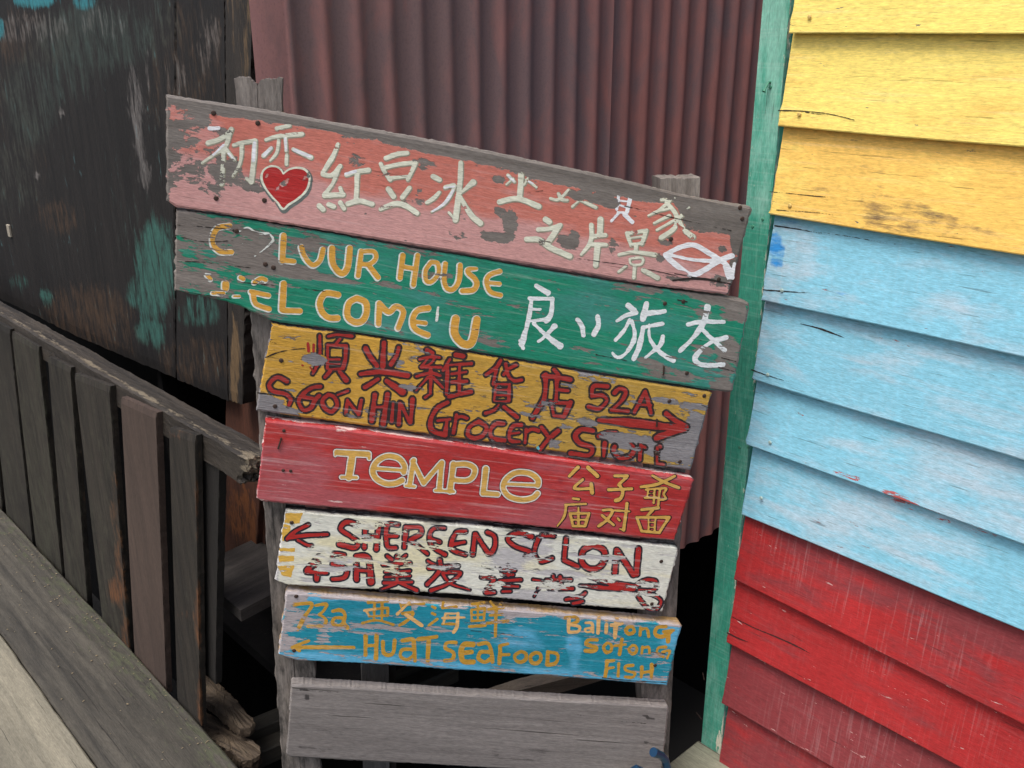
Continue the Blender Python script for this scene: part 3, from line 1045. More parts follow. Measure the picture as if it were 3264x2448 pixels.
rail = box_local('top_rail', (0, 0.0135, -0.066), (L0, 0.068, 0.0), M_rail, fence, MRl, nx=150, ny=10, nz=8, bev=0.004, jit=0.0018, seed=90, taper=rail_end,
          attrs={'moss': lambda V: 0.05 + 0.55 * (1 - sstep(np.abs(V[:, 1] - 0.024), 0, .012)) * (V[:, 2] > -.012) + .5 * sstep(V[:, 0], L0 - .05, L0)})  # paler tan along the front upper edge and the sawn end
rnd = random.Random(3)
for i in range(9):       # splinters at the sawn end
    y, z = rnd.uniform(.03, .08), rnd.uniform(-.05, -.008)
    rod('splinter', [(L0 - .03, y, z), (L0 + rnd.uniform(.0, .012), y + rnd.uniform(-.006, .006), z + rnd.uniform(-.006, .004)), (L0 + rnd.uniform(.006, .016), y + rnd.uniform(-.014, .01), z + rnd.uniform(-.026, .004))],
        [.0018, .0012, .0004], M_rot, rail, n=5)

# plank jutting into the gap, broken bearers at the deck end
jut = empty('jutting_plank', tuple(onp(770, 1850, UP, 0.34)), 'short black plank end jutting out of the dark gap beside the fence', 'plank')
P0, P1, P2, P3 = [onp(x, y, UP, 0.34) for x, y in ((703, 1892), (766, 1946), (893, 1880), (712, 1763))]
exj = (P2 - P1) / np.linalg.norm(P2 - P1)
MJ = frame(P1, exj)
Lj = np.linalg.norm(P2 - P1)
V = to_local(MJ, np.array([P1, P2 + (P2 - P1) * .4, P3 + (P2 - P1) * 1.2, P3, P0 * .4 + P3 * .6, P0 - (P1 - P0) * .05]))
tv = [tuple(v) for v in V] + [(v[0], v[1], v[2] - .028) for v in V]
nn = len(V)
mesh_obj('plank_end', tv, [tuple(range(nn)), tuple(range(2 * nn - 1, nn - 1, -1))] + [(i, i + nn, (i + 1) % nn + nn, (i + 1) % nn) for i in range(nn)],
         wood('black_plank_wood', (0.065, 0.058, 0.055), (0.024, 0.022, 0.021), axis='X', bump=2.0), jut, MJ)


def broken(name, pts, z, th, label, seed):
    """a split stick: outline of its upper face at height z, ragged lower faces"""
    o = empty(name, tuple(onp(*pts[0], UP, z)), label, 'broken timber', group='rotten bearer ends beside the fence foot')
    Q = [onp(x, y, UP, z) for x, y in pts]
    r = np.random.default_rng(seed)
    M = frame(Q[0], Q[1] - Q[0])
    # subdivide the outline
    ring = []
    for a, b in zip(Q, Q[1:] + Q[:1]):
        n = max(int(np.linalg.norm(b - a) / .006), 1)
        for t in range(n):
            ring.append(a + (b - a) * t / n + np.append(r.normal(0, .0008, 2), r.normal(0, .0006)))
    ring = to_local(M, np.array(ring))
    c = ring.mean(0)
    n = len(ring)
    V, F = [], []
    prof = [(0.35, .002), (0.75, .001), (1, -.002), (1.01, -th * .3), (1.0, -th * .65), (0.97, -th)]
    for s, dz in prof:
        for p in ring:
            q = c + (p - c) * s
            V.append((q[0] + r.normal(0, .001), q[1] + r.normal(0, .001), q[2] + dz + r.normal(0, .0009)))
    for k in range(len(prof) - 1):
        for i in range(n):
            j = (i + 1) % n
            F.append((k * n + i, (k + 1) * n + i, (k + 1) * n + j, k * n + j))
    F.append(tuple(range(n)))
    F.append(tuple(range(len(prof) * n - 1, (len(prof) - 1) * n - 1, -1)))
    mesh_obj('bearer_end', V, F, M_rot, o, M)
    return o


broken('broken_bearer', [(640, 2130), (700, 2176), (760, 2238), (812, 2300), (796, 2318), (766, 2322), (716, 2278), (650, 2225)], -0.02, 0.03,
       'upper split piece of pale rotten timber at the foot of the fence', 31)
broken('broken_bearer', [(645, 2262), (700, 2290), (770, 2338), (828, 2376), (830, 2404), (800, 2420), (772, 2422), (700, 2372), (648, 2330)], -0.07, 0.035,
       'lower split piece of pale rotten timber at the foot of the fence', 32)
beam = empty('sunken_joist', tuple(onp(860, 2320, UP, -0.12)), 'dark joist crossing the black gap left of the bare bottom board', 'joist')
for zz, (a, b) in ((-0.10, ((770, 2345), (900, 2290))), (-0.13, ((800, 2412), (920, 2360)))):
    A_, B_ = onp(*a, UP, zz), onp(*b, UP, zz)
    M = frame(A_, B_ - A_)
    box_local('bar', (-.05, 0, -0.05), (0.6, 0.05, 0.0), wood('joist_wood_%d' % int(-zz * 100), (0.042, 0.038, 0.030), (0.014, 0.013, 0.011), axis='X'), beam, M, nx=12, bev=.004, jit=.001)

# ------------------------------------------------------------------ the signpost with its seven boards
sign = empty('direction_signpost', tuple(onp(1500, 2440, NS, 1.64)), 'leaning stack of six painted wooden direction boards and one bare board on two grey posts', 'signpost')
MS = frame(onp(930, 2400, NS, 1.626), DS)
for tp, bt, sd, lab in (([(748, 252), (756, 243), (774, 249), (790, 246), (806, 262), (817, 270)], [(995, 3800), (1044, 3800)], 61, 'left half of the split left post'),
                   ([(820, 274), (828, 260), (850, 252), (866, 256), (884, 250), (893, 252)], [(1046, 3800), (1101, 3800)], 62, None),
                   ([(2106, 573), (2150, 569), (2190, 571), (2234, 566)], [(1990, 3800), (2052, 3800)], 63, None)):
    slab_px('post', tp, bt, NS, 1.627, 0.05 if sd == 63 else 0.03, M_post, sign, MS, nu=20, nv=120, seed=sd, jitter=0.0022, side_wear=0, label=lab,
            dirt=lambda x, y, S, T, H: -.1 + 0.5 * sstep(y, 700, 1200))


def board(name_seed, top, bot, d, thick, mat, wearf, label, tintf=None, dirtf=None, underf=None, side=1.0, nv=26, nu=170, sdirt=0.0, bow=0.0):
    a = onp(*bot[0], NS, d)
    b = onp(*bot[-1], NS, d)
    M = frame(a, b - a)
    g = lambda f: (lambda x, y, S, T, H: f(x, y)) if f else None
    ex = {'under': (lambda x, y, S, T, H: underf(x, y))} if underf else None
    o = slab_px('sign_board', top, bot, NS, d, thick, mat, sign, M, nu=nu, nv=nv, wear=g(wearf), tint=g(tintf), dirt=g(dirtf), extra=ex,
                side_wear=side, seed=name_seed, label=label, side_dirt=sdirt)
    return {'o': o, 'M': M, 'n': NS, 'd': d, 'wear': wearf}


def ytop(top):
    p = np.array(top, float)
    return lambda x: np.interp(x, p[:, 0], p[:, 1])


# --- board 1, pink
t1 = [(529, 302), (907, 362), (1500, 471), (1907, 557), (2178, 621), (2392, 660), (2398, 668)]
b1 = [(531, 640), (563, 661), (893, 713), (1500, 812), (2088, 910), (2323, 940)]
yt1 = ytop(t1)


def w1(x, y):
    d = y - yt1(x)
    strip = np.interp(x, [529, 700, 1000, 1500, 1900, 2150, 2190, 2320, 2398], [18, 34, 26, 40, 54, 30, 90, 90, 100])
    w = 1.15 * (1 - sstep(d / strip, 0.75, 1.5))
    w = np.maximum(w, 0.05)
    w = np.maximum(w, blobs(x, y, [(560, 470, 90, 150, .60), (650, 560, 90, 70, .60), (610, 380, 80, 60, .62), (800, 585, 110, 30, .66), (700, 470, 60, 80, .45), (745, 540, 40, 50, .6), (860, 370, 90, 26, .7),
                                   (905, 582, 14, 40, .5), (1300, 640, 50, 36, .42), (1338, 630, 20, 34, .7), (1345, 520, 60, 20, .5), (1180, 410, 80, 26, .62),
                                   (1626, 712, 28, 60, .92), (1600, 755, 50, 22, .85), (1565, 752, 40, 18, .75), (1590, 672, 18, 14, .8), (1812, 772, 42, 26, .84), (1830, 748, 22, 18, .8),
                                   (1953, 790, 18, 40, .72), (1962, 772, 26, 10, .7), (1930, 640, 50, 26, 1.0), (1900, 630, 60, 26, .9), (1590, 575, 26, 14, .7), (1860, 625, 80, 22, .8),
                                   (2120, 770, 40, 18, .7), (2135, 758, 14, 14, .9), (2105, 820, 22, 18, .6), (2345, 775, 22, 40, .8), (2310, 795, 18, 14, .7), (2350, 840, 26, 60, .55),
                                   (2160, 888, 50, 9, .9), (2300, 898, 50, 20, .75), (1700, 790, 200, 60, .20), (2235, 650, 70, 60, .9), (1350, 700, 300, 60, .16),
                                   (1080, 520, 200, 60, .2)], 0.15))
    w = np.maximum(w, 0.75 * (1 - sstep(x - 529 - 4, 0, 22)))
    w = np.maximum(w, 0.8 * (1 - sstep((2400 - (y - 660) * 0.27) - x, 0, 14)))
    return w


m1 = dict(axis='X', flake=34, stretch=2.0, seed=1, var=0.07, grain=.7, bump=.9)
M1 = wood('pink_board_paint', (0.22, 0.20, 0.185), (0.13, 0.115, 0.105), paint=(0.54, 0.175, 0.135), paint2=(0.56, 0.30, 0.285), dirt=(.12, .07, .06), **m1)
B1 = board(101, t1, b1, 1.600, 0.019, M1, w1, 'top board, flaking pink with cream characters, a red heart and a fish',
           tintf=lambda x, y: 0.12 + 1.0 * sstep((y - yt1(x)) / 330, .45, .85) + 0.3 * (x < 720))
crm = wood('cream_brush_paint', GREY1, GREY2, paint=(0.68, 0.70, 0.58), letter=True, flake=34, stretch=2.0, seed=1, var=.2, bump=.6, spec=.4)
wht = wood('white_brush_paint', GREY1, GREY2, paint=(0.78, 0.80, 0.84), letter=True, flake=34, stretch=2.0, seed=1, var=.05, bump=.6)
shd = wood('grey_green_brush_edge', GREY1, GREY2, paint=(0.30, 0.29, 0.22), letter=True, flake=34, stretch=2.0, seed=1, var=.1, bump=.6)
w1l = lambda x, y: np.minimum(np.maximum(w1(x, y) - 0.16, 0.08), .62)
w1m = lambda x, y: np.clip(w1(x, y) - 0.12 - .34 * (x > 1980) - .08, 0.20, 1.0)
g1a = parse('A1', """34|360,565 440,540 500,500 525,468; 32>30>14|520,480 480,590 400,650 318,705; 32|470,610 466,700 455,855; 28|490,612 545,685;
24>30|540,580 600,562 695,548; 36|692,550 682,700 665,840; 22|665,842 632,815; 26>26>14|598,570 588,700 535,800;
26|845,462 935,442; 24>34|768,542 850,518 1022,502; 24>26>14|858,545 845,630 798,690; 26|905,530 912,620; 26|915,650 912,715; 30|804,602 752,654; 28>34|962,610 1085,665;
22>40>26|1275,572 1240,660 1168,775; 26>34|1168,785 1232,792 1292,728; 24>30|1290,728 1240,850 1178,930; 36|1182,936 1312,928; 28|1292,880 1310,928;
40|1145,1008 1172,1034; 36|1212,1000 1245,1014; 30|1292,985 1318,1028; 30>36|1336,790 1400,768 1490,756; 34|1412,770 1404,970; 34|1346,992 1430,972 1518,996;
32|1614,672 1700,642 1764,635; 28|1578,712 1600,760 1645,825; 30|1600,740 1700,716 1822,702; 30|1824,702 1800,760 1768,822; 26|1640,812 1770,800;
38|1632,890 1668,942; 34|1780,882 1730,950; 30>40>34|1578,1030 1680,992 1760,1010 1834,1060;
34|1946,800 1992,824; 26>30>22|1902,985 1950,955 1990,912; 30>26>14|2032,878 2098,868 2030,990 1935,1050; 34>44|2142,705 2134,870 2105,1105; 18|2105,1108 2058,1055""")
g1a += parse('I', '150>50|1310,740 1150,880 1010,1010; 90>120>140|1010,1080 1130,1300 1300,1550 1480,1700')
g1b = parse('A2', """40|355,458 346,620; 34>42|202,648 330,625 478,680; 22|262,460 308,506; 16|300,482 252,524; 18|392,492 430,518 464,545; 14|402,480 378,528;
18|690,562 620,630 562,624; 22|618,590 642,630 680,636; 18|755,648 715,682; 14|770,640 805,655; 26|806,652 882,686;
24|1310,592 1400,588; 24|1345,632 1438,625; 18|1498,602 1488,634; 24>16|1402,642 1330,706 1252,745; 26>34|1380,652 1448,740 1438,830 1342,900; 22|1292,798 1402,745; 18|1312,846 1430,780;
28>20|1545,690 1462,768; 26>40|1460,762 1500,840 1566,894; 14|1290,722 1420,690;
40|526,770 554,790; 30|476,842 560,835 632,812; 40|622,820 590,870 548,930; 34>44|392,912 480,915 560,970 700,1032;
34>30>20|850,812 845,930 778,1020; 42|914,770 910,880; 30|856,892 950,882; 28|850,946 954,950; 38|894,962 880,1095;
26|1100,868 1130,955; 26|1102,870 1240,850; 28|1240,850 1206,945; 14|1128,902 1212,892; 22|1136,948 1202,940; 32|1166,960 1164,1002; 22>30|1046,1020 1150,1002 1300,1020;
16|1120,1050 1172,1042 1214,1048 1200,1088 1132,1086 1120,1050; 28|1156,1100 1150,1180; 20|1096,1100 1042,1142; 34|1216,1130 1318,1184""")
g1w = parse('A1', '30|370,462 435,462; 22|808,600 756,650; 24|968,614 1080,660; 20|905,535 912,615; 22|690,560 680,690; 22|470,580 400,648; 18|505,640 545,682; 22|1330,782 1400,764; 16|2030,880 2096,872; 18|2090,900 2030,988 1945,1046')
g1w += parse('A2', '20|1000,568 1006,576; 26|1180,562 1214,576; 22|1044,600 1030,700; 30|1130,600 1104,718; 10|1052,640 1114,648; 12|1050,672 1100,688; 16|1036,722 1078,724; 18|1045,726 992,784; 32|1086,738 1140,790; 26|1282,580 1290,618; 14|260,462 305,504; 14|410,505 440,520')
paint_layer('lettering_edge', g1a + g1b, B1, 0.00019, shd, grow=1.8, rag=.5, seed=1, shift=(1.8, 2.2), wearfn=w1m)
paint_layer('lettering', g1a + g1b, B1, 0.00035, crm, grow=-.2, rag=.6, seed=2, wearfn=w1m)
paint_layer('lettering', g1w, B1, 0.00050, wht, grow=-.3, rag=.8, seed=3, wearfn=w1l)
fish = parse('A2', '34>36|1372,1020 1490,965 1580,955 1680,1010 1800,1090 1842,1180; 38|1375,1026 1470,1110 1560,1165 1660,1120 1760,1060 1842,1030; 26>30|1400,1020 1560,1056 1720,1066; 26|1790,1105 1832,1200 1860,1085')
paint_layer('fish_emblem', fish, B1, 0.00046, wht, rag=.7, seed=4, wearfn=lambda x, y: 0.05 + blobs(x, y, [(2170, 872, 30, 12, .6), (2330, 900, 40, 10, .6)]))
heart = [cr('A1', x, y) for x, y in ((892, 782), (872, 750), (832, 730), (785, 734), (748, 765), (738, 815), (760, 875), (808, 940), (850, 985), (890, 1032), (930, 1000), (990, 962), (1045, 912), (1072, 855), (1075, 795), (1042, 752), (988, 740), (932, 752))]
hs = smooth_path(np.array(heart + heart[:1]))
hcl = lambda x, y: 0.12 + blobs(x, y, [(898, 590, 30, 12, .62), (850, 560, 8, 10, .6), (980, 560, 22, 14, .4)], -.8)
paint_layer('heart_edge', [(hs, np.full(len(hs), 4.2))], B1, 0.00015, wood('slate_brush_edge', GREY1, GREY2, paint=(0.13, 0.15, 0.14), letter=True, seed=1, flake=34, stretch=2), grow=3.4, rag=.7, seed=5, shift=(2.5, 6), wearfn=w1m)
paint_layer('heart_edge', [(hs, np.full(len(hs), 3.4))], B1, 0.00038, crm, rag=.4, seed=5, wearfn=hcl)
paint_layer('heart_emblem', [], B1, 0.00027, wood('heart_red_paint', GREY1, GREY2, paint=(0.42, 0.022, 0.022), letter=True, seed=1, flake=34, stretch=2, var=.12), fills=[hs], rag=.2, seed=6, wearfn=hcl)
cr1 = parse('N', '2.2>1.4>1|1990,657 2060,672 2130,690 2210,708 2330,735; 1.8>2.4>1.6|1830,822 1900,832 2000,846 2100,866 2160,880; 7>9>4|2145,894 2200,888 2250,890 2300,900; 2.4|2150,872 2250,890 2330,905; 1.5|1960,780 2060,772; 1.2|1680,615 1730,608')
crackp = paint_layer('crack', cr1, B1, 0.00058, M_crack, rag=.5, seed=7, res=1.6)

# --- board 2, green
t2 = [(561, 668), (880, 716), (1500, 822), (1953, 898), (2323, 948), (2380, 960), (2391, 970)]
b2 = [(554, 926), (622, 940), (700, 956), (762, 974), (800, 994), (871, 1024), (1178, 1066), (1500, 1118), (1952, 1194), (2325, 1252), (2335, 1248)]
yt2 = ytop(t2)


def w2(x, y):
    d = y - yt2(x)
    w = 0.20 + 0.34 * (1 - sstep(x, 620, 900)) + 0.18 * (1 - sstep(x, 900, 1250)) * (1 - sstep(d, 60, 150))
    w = np.maximum(w, 0.52 * (1 - sstep(d, 12, 60)) * (1 - sstep(x, 1200, 1560)))
    w = np.maximum(w, blobs(x, y, [(880, 850, 150, 32, .86), (1000, 772, 130, 26, .70), (760, 770, 160, 60, .62), (1060, 890, 120, 14, .6), (800, 850, 240, 60, .62), (1230, 900, 80, 12, .5),
                                   (2030, 912, 130, 26, .62), (2180, 922, 120, 26, .72), (2290, 955, 120, 22, .95), (2345, 1000, 60, 34, .62), (2240, 990, 26, 30, .62),
                                   (2130, 1190, 130, 26, .66), (2060, 1155, 60, 18, .6), (2320, 1130, 50, 90, .62), (2260, 1170, 60, 20, .6), (2310, 1235, 60, 18, .95), (1850, 1108, 60, 12, .62), (1400, 870, 80, 12, .45),
                                   (2240, 1120, 50, 24, .55)], 0.15))
    w = np.maximum(w, 0.95 * (1 - sstep(x - 556, 0, 26)))
    w = np.maximum(w, 0.8 * (1 - sstep((2393 - (y - 965) * 0.19) - x, 0, 14)))
    return w


M2 = wood('green_board_paint', (0.25, 0.225, 0.205), (0.15, 0.13, 0.118), paint=(0.010, 0.225, 0.135), paint2=(0.045, 0.24, 0.20), axis='X', flake=52, stretch=5.5, seed=2,
          var=.12, grain=.9, bump=1.0, dirt=(.02, .05, .04))
B2 = board(102, t2, b2, 1.604, 0.019, M2, w2, 'second board, green with orange COLOUR HOUSE lettering and white characters, its left end split and bare',
           tintf=lambda x, y: 0.35 + 0.3 * vnoise(x / 200, y / 60, 2, 8))
p2 = dict(flake=52, stretch=5.5, seed=2, letter=True, bump=.7)
org = wood('orange_brush_paint', GREY1, GREY2, paint=(0.62, 0.33, 0.055), var=.09, **p2)
wh2 = wood('white_outline_paint', GREY1, GREY2, paint=(0.66, 0.70, 0.66), var=.06, **p2)
g2 = parse('A3', """32|515,152 430,170 395,235 402,292 450,335 528,338; 38|895,222 885,398; 32|886,396 968,404; 34|1020,302 1042,370 1098,430 1150,398 1172,320;
40|1236,312 1242,420 1300,490 1345,450 1362,312; 34|1442,332 1420,505; 30|1442,336 1530,336 1545,382 1500,424 1442,424; 36|1492,430 1560,518;
34|1735,362 1715,520; 34|1840,362 1810,570; 28|1732,442 1830,458; 30|1935,410 1895,470 1900,540 1940,545 1985,490 1980,420 1935,410; 32|2035,422 2025,520 2042,590 2090,600 2130,540 2140,432;
22|355,500 380,530; 48|485,562 485,590; 28|590,518 610,528; 22|395,628 472,630; 14|545,650 585,650; 28|690,552 735,525 768,535; 28|665,618 790,645; 34|680,640 700,705 792,740;
44|895,562 885,742; 36|890,750 1010,754; 40|1280,640 1190,630 1150,692 1165,760 1210,800 1275,804; 42|1410,665 1355,700 1345,790 1395,832 1450,822 1480,760 1470,692 1410,665;
-38|1570,702 1564,845; 36|1576,708 1635,762 1690,722 1740,762 1702,875; 38|1915,735 1840,750 1805,812 1822,880 1912,924; 28|1815,830 1895,840""")
g2 += parse('H', '50>84>90>86|1490,420 1350,430 1345,495 1450,590 1495,690 1430,795 1240,812')
g2 += parse('D', '16|985,688 982,720 1000,742 1020,738 1030,690')
g2 += parse('A4', '32|207,32 135,58 112,110 142,178 212,200; 26|130,112 206,120')
paint_layer('lettering_edge', g2, B2, 0.00023, wh2, grow=3.2, rag=.5, seed=11, shift=(-2.2, 1.4), wearfn=lambda x, y: np.minimum(w2(x, y) - .22, .36 + .5 * ((x < 790) & (y > 860))))
paint_layer('lettering', g2, B2, 0.00038, org, grow=.4, rag=.5, seed=12, wearfn=lambda x, y: np.minimum(w2(x, y) - .2, .30 + .5 * ((x < 790) & (y > 860))))
g2h = parse('A3', '14|582,192 640,165 690,196 740,208 788,206; 10|600,280 648,308; 11|690,368 740,332 790,290 820,256; 10|344,492 380,494; 12|800,215 818,240; 16|1982,730 1972,820')
paint_layer('heart_outline', g2h, B2, 0.00046, wh2, rag=.8, seed=13, wearfn=lambda x, y: np.minimum(w2(x, y) - .2, .3))
g2w = parse('A4', """32>42|465,135 545,185; 28|415,225 575,226; 30>42|430,230 402,400 360,545; 34|575,226 568,330 532,382; 20|435,300 492,300; 24|425,382 550,372; 26>44|442,400 540,490 632,560; 34>22|592,420 512,500 480,525; 24|350,520 370,575;
34|755,372 785,420 795,482; 38|895,352 900,410 868,478; 38|1110,272 1150,310; 26>30|1030,382 1100,342 1165,325; 30>28>22|1136,385 1158,490 1105,600 1040,640 1000,608; 30>16|1120,378 1080,450 1020,520; 38|1240,262 1214,372; 34|1220,330 1370,314;
28|1350,402 1212,430; 38|1216,430 1190,560 1150,650; 22>38|1260,412 1262,500 1330,600 1428,662; 36>24|1356,492 1330,560 1232,640;
42>36>24|1670,285 1640,400 1560,510 1478,590; 28>34|1535,405 1640,386 1785,390; 24>40|1640,450 1700,510 1788,590; 34|1800,500 1700,530 1620,592 1580,650 1620,690 1700,696 1780,690""")
paint_layer('lettering', g2w, B2, 0.00038, wood('white_character_paint', GREY1, GREY2, paint=(0.72, 0.76, 0.78), var=.07, **p2), rag=1.0, seed=14,
            wearfn=lambda x, y: w2(x, y) * 0.5 + .02)
cr2 = parse('N', '2.4>1.2|554,833 640,835 720,845 800,853; 2>1|560,717 640,722 720,730; 2>3>1|560,750 650,770 760,765; 3>1.4|620,936 720,950 762,960; 2>1|770,900 900,912 1050,930; 8>3|745,735 752,740; 1.4|1500,1048 1536,1052; 3.4>1.5|2290,1170 2340,1184; 3>1|2300,1140 2345,1152; 2>1|2200,1080 2330,1100; 3|2160,956 2190,962; 2>1|1900,1130 2000,1150')
crackp = paint_layer('crack', cr2, B2, 0.00054, M_crack, rag=.6, seed=15, res=1.6)

# --- board 3, yellow
t3 = [(866, 1032), (905, 1040), (1178, 1074), (1500, 1127), (1952, 1203), (2262, 1250), (2270, 1256)]
b3 = [(815, 1308), (990, 1334), (1500, 1402), (2201, 1500)]


def w3(x, y):
    w = 0.20 + 0.10 * sstep(x, 1100, 1700)
    w = np.maximum(w, blobs(x, y, [(840, 1288, 80, 34, 1.1), (900, 1306, 80, 16, .8), (1003, 1146, 42, 20, 1.2), (1240, 1122, 46, 8, .75), (1265, 1155, 26, 12, .8), (1310, 1232, 50, 14, .72), (925, 1246, 26, 10, .7), (1120, 1330, 60, 18, .4),
                                   (1100, 1110, 60, 5, .9), (1870, 1186, 50, 12, .9), (2230, 1370, 50, 60, 1.05), (2190, 1420, 80, 44, .9), (2030, 1412, 120, 26, .98), (1960, 1395, 60, 22, .9), (1870, 1346, 40, 16, .8), (1770, 1285, 60, 12, .7),
                                   (1800, 1360, 40, 16, .6), (2120, 1280, 50, 10, .9), (2220, 1300, 60, 16, .72), (2130, 1446, 90, 26, .95), (1980, 1456, 60, 18, .85), (2170, 1490, 60, 10, 1.0), (1765, 1418, 24, 12, .8), (2180, 1250, 70, 14, .45), (1690, 1323, 40, 10, .75), (1640, 1140, 40, 8, .7)], 0.14))
    w = np.maximum(w, 0.7 * (1 - sstep((2272 - (y - 1256) * 0.29) - x, 0, 12)))
    w = np.maximum(w, 0.5 * (1 - sstep(x - (866 - (y - 1032) * 0.185), 0, 8)))
    return w


M3 = wood('yellow_board_paint', (0.30, 0.29, 0.30), (0.17, 0.16, 0.17), paint=(0.56, 0.315, 0.045), paint2=(0.46, 0.285, 0.055), axis='X', flake=62, stretch=4.2, seed=3,
          var=.14, grain=.8, bump=2.0, dirt=(.06, .05, .04))
B3 = board(103, t3, b3, 1.606, 0.019, M3, w3, 'third board, cracked yellow with red SOON HIN GROCERY STORE 52A and an arrow to the right',
           tintf=lambda x, y: 0.2 + 0.5 * sstep(x, 1300, 1900))
p3 = dict(flake=62, stretch=4.2, seed=3, letter=True, bump=1.4)
red3 = wood('brick_red_brush_paint', GREY1, GREY2, paint=(0.34, 0.024, 0.020), var=.13, **p3)
blk3 = wood('black_outline_paint', GREY1, GREY2, paint=(0.028, 0.018, 0.018), var=.1, **p3)
g3 = parse('B1', """28|745,192 746,400; 30>24|745,400 720,460 682,528; 28|820,200 900,185 1030,198; 26|925,220 888,262; 26|815,272 812,480; 30|815,275 978,282; 36|975,285 970,400 948,478; 18|830,402 920,402; 14|832,442 920,442; 22|822,488 940,486; 28|842,500 790,558; 30>44|920,512 980,585;
42|1150,305 1190,380 1248,458; 46|1310,255 1300,465; 38|1440,300 1420,370 1372,448; 42>50>42|1105,530 1300,512 1520,545; 38|1258,575 1142,648; 42>56|1335,592 1475,688;
34|1690,322 1738,346; 26|1625,402 1720,380 1800,386; 22|1702,385 1642,465; 20|1755,395 1720,440 1640,472; 26|1640,470 1815,470; 26|1598,552 1720,522 1808,545; 34|1722,480 1720,700; 22|1720,705 1672,738; 26>18|1700,560 1592,678; 26|1742,560 1830,650;
30|1890,402 1832,498; 32|1872,452 1860,708; 42|1942,362 2008,374; 30|1900,450 2080,440; 26|1908,528 2035,512; 26|1908,602 2042,594; 36|1882,730 1960,712 2078,688; 28|1976,450 1972,700;
36|455,598 370,560 300,622 330,682 430,702 488,750 470,805; 36|752,642 680,650 602,702 558,772 600,848 668,828 700,762 740,722; 30|600,735 680,745; 34|820,712 768,762 790,832 850,862 900,802 870,732 820,712; 22|900,715 992,680;
-32|975,880 990,762; 32|990,768 1080,878; 32|1085,888 1112,760; 42|1230,712 1202,945; 42|1342,710 1302,975; 28|1222,822 1330,820; 30|1390,792 1380,948; 34|1450,792 1440,975; 36|1462,802 1540,958; 38|1562,755 1545,955;
34>40>36|1870,780 1780,832 1722,940 1738,1030 1850,1068; 32|1850,1062 1866,935; 28|1782,940 1892,930; 32|1950,892 1922,1048; 30|1940,932 1985,905 2040,922""")
g3 += parse('B2', """30|265,272 220,340 135,398; 32|225,352 200,478; 30|400,312 330,352 292,398; 32>38|310,302 330,400 380,450 448,446; 22|215,482 342,482; 24|228,482 206,628; 28|342,482 336,628; 16|232,532 330,532; 16|230,580 330,580; 20|216,632 322,634; 28|250,662 210,708 132,738; 36|292,682 408,772;
32|735,352 775,398; 30>42|642,412 760,420 878,442; 40|660,402 650,600 545,778; 34|762,440 752,640; 32|762,530 858,540; 30|702,642 880,648; 30|712,650 732,758; 36|732,760 820,768; 40|880,642 822,768;
32|1205,502 1085,500 1068,590; 34|1068,588 1160,582 1200,630 1130,698 1042,678; 32|1268,560 1312,520 1368,548 1330,630 1240,708; 34|1240,710 1388,720; 32|1442,728 1540,545; 34|1540,545 1590,738; 22|1482,662 1590,670;
30>74>66>60|1130,800 1300,812 1500,832 1860,872; 46|1722,742 1800,800 1900,855; 56|1880,872 1760,910 1640,958; 60|1780,860 1890,862;
38|70,812 -10,860 -20,930 42,958 110,930 140,862 70,812; 36|288,830 220,832 176,890 192,958 300,974; 32|448,842 380,850 342,912 352,978 430,988; 24|350,920 430,908; 30|490,882 480,998; 30|490,905 540,880 598,892; 32|625,862 680,938; 38|770,892 685,970 612,1055;
42|1080,892 980,880 922,930 960,1000 1068,1042 1040,1108 882,1088; 40|1132,940 1200,912 1280,910; 34|1182,1000 1172,1118; 34|1410,1012 1442,1060 1400,1122 1310,1130 1262,1072 1270,1030; 32|1500,1010 1490,1150; 26|1500,1022 1540,1042; 34|1668,1028 1672,1034; 30|1642,1182 1700,1190; 26|1645,1040 1640,1180""")
g3n = parse('B1', '28|640,262 646,330; 24|690,272 690,332; 16|720,460 700,470; 20|588,452 600,458; 22|660,470 680,500')
w3l = lambda x, y: np.where(blobs(x, y, [(1003, 1146, 42, 20, 1.2), (840, 1288, 80, 34, 1.1)]) > .5, 1.0, np.minimum(w3(x, y) - .12, .46))
paint_layer('lettering_edge', g3, B3, 0.00023, blk3, grow=6.0, rag=1.0, seed=21, wearfn=w3l)
paint_layer('lettering', g3 + g3n, B3, 0.00042, red3, grow=-.4, rag=.8, seed=22, wearfn=w3l)
paint_layer('paint_splash', parse('B2', '26|590,1040 600,1050; 8|590,1040 560,1060; 8|590,1040 610,1015; 8|600,1040 640,1030'), B3, 0.00054, flat_mat('cyan_splash', (.1, .45, .55)), rag=1.2, seed=23)
cr3 = parse('N', '3>1.5|846,1140 880,1125 930,1114 990,1110; 2>1|858,1088 905,1100; 3>1.5|822,1252 860,1256 940,1266; 1.6|2235,1290 2262,1300; 1.4|1800,1340 1850,1352')
crackp = paint_layer('crack', cr3, B3, 0.00058, M_crack, rag=.8, seed=24, res=1.6)

